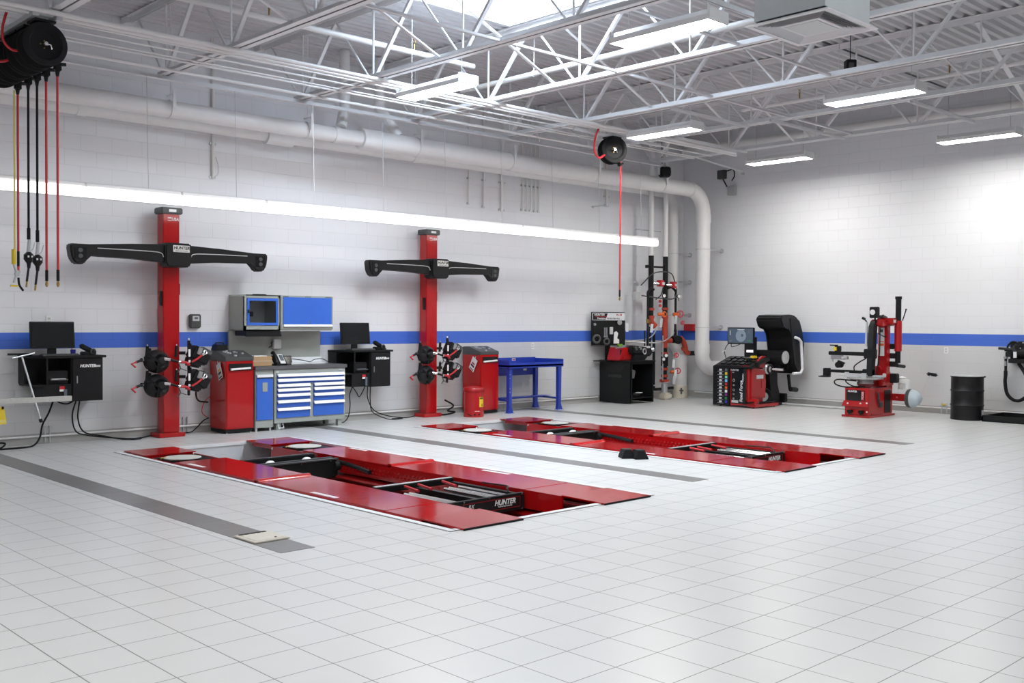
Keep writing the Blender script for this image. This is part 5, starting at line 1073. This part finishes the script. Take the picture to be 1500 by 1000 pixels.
# black pressing arms
MB().prism([(16.20, .68), (16.32, .68), (16.38, 1.50), (16.42, 1.60), (16.34, 1.62), (16.26, 1.52)], 'xz', 8.24, 8.34, .008).done('arm_column', 'blackm', t)
MB().box(16.24, 16.30, 8.34, 9.06, 1.02, 1.085, .008).box(16.22, 16.32, 8.20, 8.40, .98, 1.14, .01).done('upper_arm', 'blackm', t)
MB().rbox((16.26, 8.74, .745), (.05, .76, .05), (R(0), 0, 0), .006).box(16.22, 16.32, 8.24, 8.42, .69, .80, .01).done('lower_arm', 'blackm', t)
MB().box(16.22, 16.31, 9.04, 9.15, .65, .79, .008).lathe([(0, 0), (.10, .0), (.115, .015), (.04, .03), (0, .03)], (16.25, 9.13, .635), n=24).done('press_plate', 'blackm', t)
MB().cyl((16.25, 8.92, 1.085), (16.25, 8.92, 1.18), .022, n=10).rbox((16.25, 8.96, 1.19), (.03, .14, .02), (0, 0, 0)).box(16.2, 16.28, 8.83, 8.88, 1.085, 1.18, .008).done('arm_head', 'blackm', t); MB().cyl((16.21, 8.915, 1.10), (16.21, 8.915, 1.16), .03, n=12).done('yellow_knob', 'yellow', t)
MB().box(16.21, 16.3, 8.80, 9.0, .95, 1.02, .006).cyl((16.25, 8.98, 1.02), (16.25, 8.98, .90), .012, n=8).cyl((16.22, 8.78, .97), (16.22, 8.68, .98), .03, n=10).done('head_clamp', 'steel', t)
MB().cyl((16.20, 8.86, .855), (16.32, 8.86, .855), .052, n=18).rbox((16.25, 8.82, .90), (.05, .12, .03), (R(20), 0, 0)).done('bead_roller', 'rubber', t)
MB().tube([(16.24, 8.36, .98), (16.22, 8.46, .92), (16.22, 8.56, .84), (16.22, 8.56, .76)], .010, 6).tube([(16.4, 8.2, 1.5), (16.42, 8.22, 1.0), (16.35, 8.25, .7)], .010, 6).tube([(16.34, 8.2, 1.40), (16.5, 8.15, 1.34), (16.58, 8.2, 1.36)], .008, 6).done('air_line', 'rubber', t)
MB().prism([(16.23, 1.18), (16.265, 1.18), (16.275, 1.60), (16.255, 1.60)], 'xz', 8.35, 8.385, .004).done('white_guard', 'galv', t); MB().cyl((16.26, 8.37, 1.60), (16.25, 8.40, 1.64), .012, n=8).cyl((16.25, 8.39, 1.64), (16.24, 8.44, 1.665), .022, n=10).done('guard_knob', 'blackm', t)
MB().box(16.33, 16.43, 8.22, 8.36, 1.66, 1.85, .01).cyl((16.38, 8.28, 1.58), (16.38, 8.28, 1.67), .016, n=8).done('gauge_box', 'blackm', t); gz = MB().cyl((16.33, 8.30, 1.76), (16.322, 8.30, 1.76), .045, n=20).done('gauge_face', 'paper', t)
# bead breaker on right side
MB().cyl((16.84, 8.12, .30), (16.96, 7.90, .30), .022, n=10).box(16.84, 16.9, 7.9, 8.2, .25, .37, .006).done('breaker_arm', 'redm', t)
MB().lathe([(0, 0), (.04, .0), (.11, .05), (.15, .13), (.155, .16), (0, .16)], (16.9, 7.70, .30), (0, 1, 0), n=24).done('breaker_bowl', 'pale', t)
MB().lathe([(0, 0), (.155, 0), (.16, .05), (.15, .07), (0, .07)], (16.9, 7.86, .30), (0, 1, 0), n=24).done('breaker_pad', 'dark', t)
MB().cyl((16.95, 7.72, .42), (17.02, 7.60, .70), .008, n=8).done('breaker_rod', 'lgrey', t); MB().rbox((17.03, 7.58, .715), (.06, .19, .055), (R(6), 0, 0), .02).done('rod_grip', 'blackm', t)
MB().box(16.86, 16.98, 7.94, 8.16, .55, .62, .01).cyl((16.92, 7.96, .60), (16.92, 7.96, .46), .045, n=14).cyl((16.92, 8.08, .60), (16.92, 8.08, .44), .04, n=14).lathe([(.05, 0), (.07, .03), (0, .05)], (16.92, 8.05, .62), n=14).done('lube_holder', 'paper', t)

# ------------------------------------------------------------------ drum, tray, pump
t = thing('oil_drum', 'black steel oil drum with a pale lid by the end wall', 'drum', (17.05, 7.0, 0))
MB().lathe([(.245, 0), (.255, .01), (.25, .03), (.25, .22), (.262, .24), (.25, .26), (.25, .46), (.262, .48), (.25, .50), (.25, .69), (.258, .70), (.258, .712), (.245, .712), (.24, .70), (0, .70)], (17.05, 7.0, 0), n=48).done('body', 'black', t)
MB().lathe([(.25, .712), (.268, .715), (.268, .722), (.24, .725), (0, .728)], (17.05, 7.0, 0), n=48).done('lid', 'lgrey', t)
MB().box(17.03, 17.09, 6.72, 6.73, .70, .725, .003).done('lid_clasp', 'blackm', t)
b = MB(); a0, a1 = R(262), R(283)
def dr(a, z, r=.2515): return (17.05+r*math.cos(a), 7.0+r*math.sin(a), z)
for i in range(4): p, q = a0+(a1-a0)*i/4, a0+(a1-a0)*(i+1)/4; b.poly([dr(p, .07), dr(q, .07), dr(q, .17), dr(p, .17)])
b.done('label', 'film', t)
t = thing('drip_tray', 'long shallow black drip tray on the floor under the wall pump', 'drip tray', (17.3, 5.9, 0))
MB().box(16.88, 17.74, 5.1, 6.69, .002, .012).box(16.88, 16.90, 5.1, 6.69, .002, .10).box(17.72, 17.74, 5.1, 6.69, .002, .10).box(16.88, 17.74, 5.1, 5.12, .002, .10).box(16.88, 17.74, 6.67, 6.69, .002, .10).done('tray', 'blackm', t)
t = thing('wall_pump', 'black oil pump mounted on the end wall with a hanging hose', 'pump', (17.7, 6.45, 1.1))
MB().box(17.72, XR-.002, 6.15, 6.58, .93, 1.27, .006).box(17.58, 17.8, 6.2, 6.56, .93, 1.0, .006).done('bracket', 'blackm', t)
MB().cyl((17.66, 6.50, 1.12), (17.66, 6.2, 1.12), .10, n=20).cyl((17.64, 6.4, 1.12), (17.60, 6.4, 1.24), .07, n=18).rbox((17.62, 6.36, 1.22), (.10, .14, .14), (0, 0, 0), .02).cyl((17.6, 6.62, 1.15), (17.6, 6.5, 1.15), .03, n=12).cyl((17.60, 6.72, 1.17), (17.6, 6.6, 1.165), .022, n=10).box(17.56, 17.66, 6.5, 6.6, 1.03, 1.12, .01).done('pump_body', 'black', t)
MB().box(17.555, 17.575, 6.42, 6.47, 1.02, 1.12).done('label', 'film', t)
b = MB()
for y, z in ((6.32, 1.27), (6.25, 1.2), (6.36, 1.18), (6.28, 1.1)): b.cyl((17.58, y, z), (17.555, y, z), .012, n=8)
b.done('bolt', 'chrome', t)
MB().tube([(17.62, 6.42, 1.26), (17.6, 6.5, 1.28), (17.6, 6.57, 1.22), (17.6, 6.58, 1.14)], .016, 8).done('suction_hose', 'rubber', t)
MB().tube([(17.62, 6.61, .72), (17.62, 6.615, .60), (17.62, 6.58, .42), (17.62, 6.47, .32), (17.62, 6.34, .34), (17.62, 6.22, .50), (17.63, 6.30, .75), (17.65, 6.42, .93)], .028, 10).done('hose', 'rubber', t)
MB().cyl((17.62, 6.61, 1.0), (17.62, 6.61, .72), .022, n=10).cyl((17.62, 6.61, .80), (17.62, 6.61, .72), .03, n=10).done('nozzle', 'blackm', t); MB().cyl((17.61, 6.61, .96), (17.61, 6.61, .88), .024, n=10).cyl((17.61, 6.61, 1.0), (17.61, 6.61, 1.04), .034, n=10).done('nozzle_collar', 'steel', t)

# ------------------------------------------------------------------ hose reels
def reel_geo(t, c, ax, hose, m_h):
    c = V(c)
    MB().lathe([(0, -.11), (.05, -.11), (.05, -.105), (.205, -.10), (.212, -.09), (.205, -.08), (.11, -.075), (.11, .075), (.205, .08), (.212, .09), (.205, .10), (.16, .11), (.13, .07), (.06, .06), (0, .06)], c, ax, n=40).done('reel_drum', 'rubber', t)
    MB().lathe([(.112, -.074), (.13, -.074), (.135, 0), (.13, .074), (.112, .074)], c, ax, n=32, close=False).done('wound_hose', m_h, t)
    ax = V(ax); MB().cyl(c+ax*.06, c+ax*.12, .02, n=10).tube([c+ax*.115, c+ax*.12+V((.04, 0, -.01)), c+ax*.12+V((.05, 0, -.05))], .01, 6, smooth=False).done('swivel', 'chrome', t)
    b = MB()
    for a in (0, 1.6, 3.1, 4.7): b.cyl(c+ax*.06+V((math.cos(a)*.035, 0, math.sin(a)*.035)), c+ax*.066+V((math.cos(a)*.035, 0, math.sin(a)*.035)), .006, n=6)
    b.done('bolt', 'brass', t)
    MB().box(c.x-.06, c.x+.06, c.y+.09, c.y+.12, c.z-.02, 4.46).box(c.x-.10, c.x+.10, c.y-.10, c.y+.12, 4.45, 4.47).done('bracket', 'blackm', t)
def end_fit(t, x, y, z, kind):
    if kind == 'air': MB().cyl((x, y, z+.17), (x, y, z+.06), .015, n=10).done('sleeve', 'rubber', t); MB().cyl((x, y, z+.06), (x, y, z), .010, n=8).cyl((x, y, z+.045), (x, y, z+.012), .015, n=8).done('coupler', 'brass', t)
    elif kind == 'gun':
        MB().cyl((x, y, z+.62), (x, y, z+.50), .018, n=10).done('hose_sleeve', 'rubber', t); MB().lathe([(0, 0), (.016, 0), (.022, .05), (.05, .09), (.05, .14), (.02, .17), (0, .17)], (x, y, z+.20), n=14).done('control_head', 'black', t)
        MB().rbox((x+.0, y, z+.43), (.028, .035, .14), (0, R(6), 0), .005).tube([(x, y, z+.37), (x+.04, y, z+.40), (x+.06, y, z+.47)], .006, 6).done('trigger', 'galv', t)
        MB().cyl((x, y, z+.22), (x-.02, y, z+.06), .012, n=8).done('nozzle_tube', 'black', t); MB().cyl((x-.02, y, z+.06), (x-.025, y, z), .010, n=8).done('nozzle_tip', 'brass', t)
        MB().rbox((x, y-.045, z+.32), (.05, .006, .02), (0, 0, 0)).done('display', 'paper', t)
HR = [(10.45, 1.886, 'bred', 'air', 'red air hose', 'first'), (10.76, 1.893, 'bred', 'air', 'red air hose', 'second'), (11.02, 1.86, 'rubber', 'gun', 'black oil hose and round meter head', 'third'), (11.28, 1.90, 'rubber', 'gun', 'black oil hose and control handle', 'fourth'), (11.60, 1.93, 'bred', 'lamp', 'red hose and a yellow work cord', 'fifth')]
for y, z, mh, kind, nm, o_ in HR:
    t = thing('hose_reel', 'black hanging reel with a %s, %s from the viewer' % (nm, o_), 'hose reel', (3.6, y, 4.23), 'bank of hose reels')
    reel_geo(t, (3.605, y, 4.235), (0, -1, 0), None, mh)
    x = 3.75
    MB().tube([(x+.03, y, 4.25), (x+.0, y, 4.12), (x, y, 4.05)], .011, 8).cyl((x, y, 4.06), (x, y, z+.15 if kind != 'gun' else z+.6), .0125, n=8).done('hose', mh, t)
    MB().rbox((x, y, 4.05), (.07, .06, .08), (0, 0, 0), .012).cyl((x-.09, y, 4.07), (x+.08, y, 4.09), .018, n=8).cyl((x, y, 4.01), (x, y, 3.96), .022, .014, n=10).done('hose_guide', 'blackm', t)
    if kind != 'lamp': end_fit(t, x, y, z, kind)
    else:
        MB().cyl((x-.035, y, 4.0), (x-.035, y, z+.38), .010, n=8).done('yellow_cord', 'hosey', t); MB().cyl((x-.045, y, z+.38), (x-.045, y, z+.22), .024, n=12).done('yellow_handle', 'yellow', t)
        MB().cyl((x, y, z+.36), (x, y, z+.2), .014, n=8).tube([(x, y, z+.08), (x+.01, y, z+.0), (x+.05, y, z-.06)], .012, 8).done('sleeve', 'rubber', t)
        MB().tube([(x-.045, y, z+.22), (x-.02, y, z+.12), (x-.045, y, z+.02)], .014, 8).rbox((x-.01, y, z+.13), (.05, .03, .07), (0, .4, 0), .008).done('lamp_guard', 'lgrey', t); MB().rbox((x-.045, y, z-.01), (.07, .03, .02), (0, 0, 0)).done('yellow_foot', 'yellow', t)
for x, nm in ((3.50, 'left'), (3.72, 'right')):
    tag(MB().box(x-.03, x+.03, 10.30, 12.0, 4.475, 4.525, .003).box(x-.018, x+.018, 10.295, 10.31, 4.485, 4.515).done('reel_rail', 'galv'), 'galvanised rail carrying the reel bank, the %s one of two' % nm, 'rail', 'reel bank rails')
tag(MB().tube([(3.33, 10.6, 4.55), (3.29, 10.6, 4.38), (3.30, 10.6, 4.25), (3.38, 10.6, 4.18), (3.48, 10.6, 4.20)], .013, 8).done('supply_hose', 'bred'), 'upper red supply hose looping into the hanging reel bank', 'hose', 'reel supply hoses')
tag(MB().tube([(3.2, 10.9, 4.5), (3.17, 10.9, 4.3), (3.22, 10.9, 4.14), (3.36, 10.9, 4.12), (3.48, 10.9, 4.17)], .013, 8).done('supply_hose', 'bred'), 'lower red supply hose looping into the hanging reel bank', 'hose', 'reel supply hoses')
t = thing('hose_reel', 'single black reel of red hose hanging near the corner', 'hose reel', (12.27, 10.6, 4.26))
reel_geo(t, (12.27, 10.6, 4.265), (-.45, -.89, 0), None, 'bred')
MB().tube([(12.42, 10.57, 4.2), (12.44, 10.57, 4.06), (12.44, 10.57, 4.0)], .012, 8).cyl((12.44, 10.57, 4.02), (12.44, 10.57, 2.05), .0125, n=8).done('hose', 'bred', t)
MB().rbox((12.43, 10.58, 4.06), (.07, .06, .06), (0, 0, 0), .01).cyl((12.28, 10.6, 4.07), (12.5, 10.57, 4.08), .014, n=8).done('hose_guide', 'blackm', t)
end_fit(t, 12.44, 10.57, 1.91, 'air')
tag(MB().tube([(11.75, 10.42, 4.53), (11.70, 10.45, 4.38), (11.74, 10.5, 4.18), (11.9, 10.55, 4.10), (12.1, 10.6, 4.18)], .016, 8).done('supply_hose', 'bred'), 'red supply hose looping into the single reel near the corner', 'hose')
# loudspeakers
t = thing('loudspeaker', 'black horn loudspeaker hanging in the corner over the pipes', 'loudspeaker', (15.62, 12.1, 4.4))
aa = Euler((0, 0, R(-30))).to_matrix(); c = V((15.55, 12.12, 4.42))
MB().rbox(c, (.20, .16, .19), (0, 0, R(-30)), .02).done('cabinet', 'blackm', t)
f = aa @ V((0, -1, 0)); MB().lathe([(.095, 0), (.09, -.03), (.05, -.06), (0, -.06)], c+f*.09, f, n=24, close=False).done('horn', 'black', t); MB().lathe([(0, 0), (.018, 0), (.015, .012), (0, .014)], c+f*.05, f, n=12).done('dust_cap', 'paper', t)
MB().rbox(c+V((0, 0, .03)), (.27, .03, .16), (0, 0, R(-30)), .004).cyl(c+V((0, 0, .09)), c+V((0, 0, .18)), .02, n=10).done('yoke', 'lgrey', t)
t = thing('loudspeaker', 'small dark box loudspeaker hung over the joists by the square air diffuser', 'loudspeaker', (13.2, 7.4, 4.75))
MB().rbox((12.95, 6.95, 5.07), (.14, .12, .14), (0, 0, R(-42)), .01).cyl((12.95, 6.95, 5.14), (12.95, 6.95, 5.54), .006, n=6).done('cabinet', 'blackm', t)
for c in t.children: pass
MB().rbox((12.90, 6.91, 5.06), (.07, .05, .06), (0, 0, R(-42)), .006).done('grille', 'dark', t)
# wall boxes and plates
t = thing('wall_timer', 'small dark control box on the back wall beside the red post', 'control box', (6.63, 13.33, 1.55))
MB().box(6.545, 6.705, 13.29, YB-.003, 1.455, 1.645, .012).done('body', 'dark', t); MB().box(6.575, 6.675, 13.284, 13.291, 1.55, 1.62, .003).done('display', 'lgrey', t); MB().box(6.60, 6.65, 13.281, 13.285, 1.575, 1.605).done('screen', 'slate', t)
def plate(p, ax, label, w=.075, h=.115):
    x, y, z = p; t = thing('wall_plate', label, 'wall plate', p, 'wall plates')
    if ax == 'y': MB().box(x-w/2, x+w/2, y-.008, y-.001, z-h/2, z+h/2, .003).done('cover', 'paper', t); MB().box(x-.018, x+.018, y-.01, y-.008, z-.035, z-.008).box(x-.018, x+.018, y-.01, y-.008, z+.008, z+.035).done('socket', 'lgrey', t)
    else: MB().box(x-.008, x-.001, y-w/2, y+w/2, z-h/2, z+h/2, .003).done('cover', 'paper', t); MB().box(x-.01, x-.008, y-.018, y+.018, z-.035, z-.008).box(x-.01, x-.008, y-.018, y+.018, z+.008, z+.035).done('socket', 'lgrey', t)
plate((4.68, YB, 1.55), 'y', 'white wall plate half hidden above the monitor by the grey bar')
plate((13.27, YB, 1.12), 'y', 'white wall socket plate above the blue workbench')
plate((XR, 7.68, 1.11), 'x', 'white wall socket plate on the end wall above the drum')
for i, (y, z, lab) in enumerate(((12.35, 4.62, 'grey relay box with a cable loop high on the end wall near the corner'), (12.1, 4.27, 'grey strobe box on the end wall, just below the relay box'))):
    t = thing('relay_box', lab, 'relay box', (XR, y, z)); MB().box(XR-.10, XR-.002, y-.09, y+.09, z-.09, z+.09, .006).done('body', 'dark' if i == 0 else 'galv', t)
    if i == 0: MB().tube([(XR-.02, y-.09, z+.07), (XR-.02, y-.25, z+.08), (XR-.02, y-.28, z-.05), (XR-.02, y-.22, z-.14)], .012, 8).cyl((XR-.02, y, z-.08), (XR-.02, y-.1, z-.25), .012, n=8).done('cable', 'blackm', t)
tag(MB().cyl((16.85, 13.2, 4.35), (16.85, 13.2, 5.4), .014, n=8).done('black_conduit', 'blackm'), 'thin black vertical conduit behind the pipe bend in the corner', 'conduit')
tag(MB().cyl((15.3, 11.2, 4.57), (17.0, 11.35, 4.50), .02, n=8).lathe([(0, 0), (.04, 0), (.03, .05), (0, .05)], (17.0, 11.35, 4.44), n=12).done('sensor_arm', 'lgrey'), 'grey arm with a small sensor reaching toward the end wall', 'sensor arm')
# barrier at the left edge
t = thing('gate_bar', 'weathered grey bar reaching in from the left edge before the wall desk', 'bar', (4.2, 12.3, .65))
MB().box(2.2, 4.56, 12.27, 12.33, .605, .665, .004).done('beam', 'wood', t); MB().cyl((2.3, 12.3, 0), (2.3, 12.3, .62), .03, n=12).box(2.2, 2.4, 12.2, 12.4, 0, .02).done('stand', 'galv', t)
t = thing('yellow_tag', 'yellow tag hanging from the grey bar at the left edge', 'tag', (3.75, 12.28, .58), None)
MB().prism([(3.66, .575), (3.805, .575), (3.83, .385), (3.66, .37)], 'xz', 12.255, 12.262).done('card', 'yellow', t); MB().cyl((3.75, 12.258, .57), (3.75, 12.262, .63), .006, n=6).done('string', 'blackm', t); MB().box(3.67, 3.825, 12.2535, 12.2555, .40, .43).done('print', 'hosey', t)
MB().rbox((3.79, 12.255, .565), (.02, .02, .03), (0, 0, 0)).done('clip', 'blackm', t)

# ------------------------------------------------------------------ light
def area(name, loc, sx, sy, power, col=(1, .985, .95)):
    l = bpy.data.lights.new(name, 'AREA'); l.shape = 'RECTANGLE'; l.size = sx; l.size_y = sy; l.energy = power; l.color = col
    o = bpy.data.objects.new(name, l); COL.objects.link(o); o.location = loc; return o
K = .27
for x, y, p in ((4.0, 2.8, .8), (8.0, 2.8, .2), (12.1, 2.8, .8), (15.9, 2.9, .4), (4., -.8, .35), (0, 2.8, 2.6), (0, -.8, 1.2), (0, 6.2, 2.0), (4, 6.0, 1.7)):
    area('unseen_fill', (x, y, 4.36), .25, 1.17, 60*K*p)  # unseen area lights added to brighten the room, power set one by one
for x, y, p in ((8.5, 2.4, 35), (2.8, 2.4, 60)): area('unseen_sky_fill', (x, y, ZD-.05), 1.6, 2.4, p, (.9, .95, 1))  # added cool fill below the deck, out of view; no skylight opening there
w = bpy.data.worlds.new('world'); sc.world = w; w.use_nodes = True
w.node_tree.nodes['Background'].inputs[0].default_value = (.8, .9, 1, 1); w.node_tree.nodes['Background'].inputs[1].default_value = .5
vs = sc.view_settings; vs.view_transform = 'Standard'; vs.look = 'None'; vs.gamma = 1; vs.use_curve_mapping = False; vs.exposure = 0.56
try:
    sc.cycles.use_denoising = True; sc.cycles.max_bounces = 8; sc.cycles.diffuse_bounces = 5; sc.cycles.sample_clamp_indirect = 4
except Exception: pass
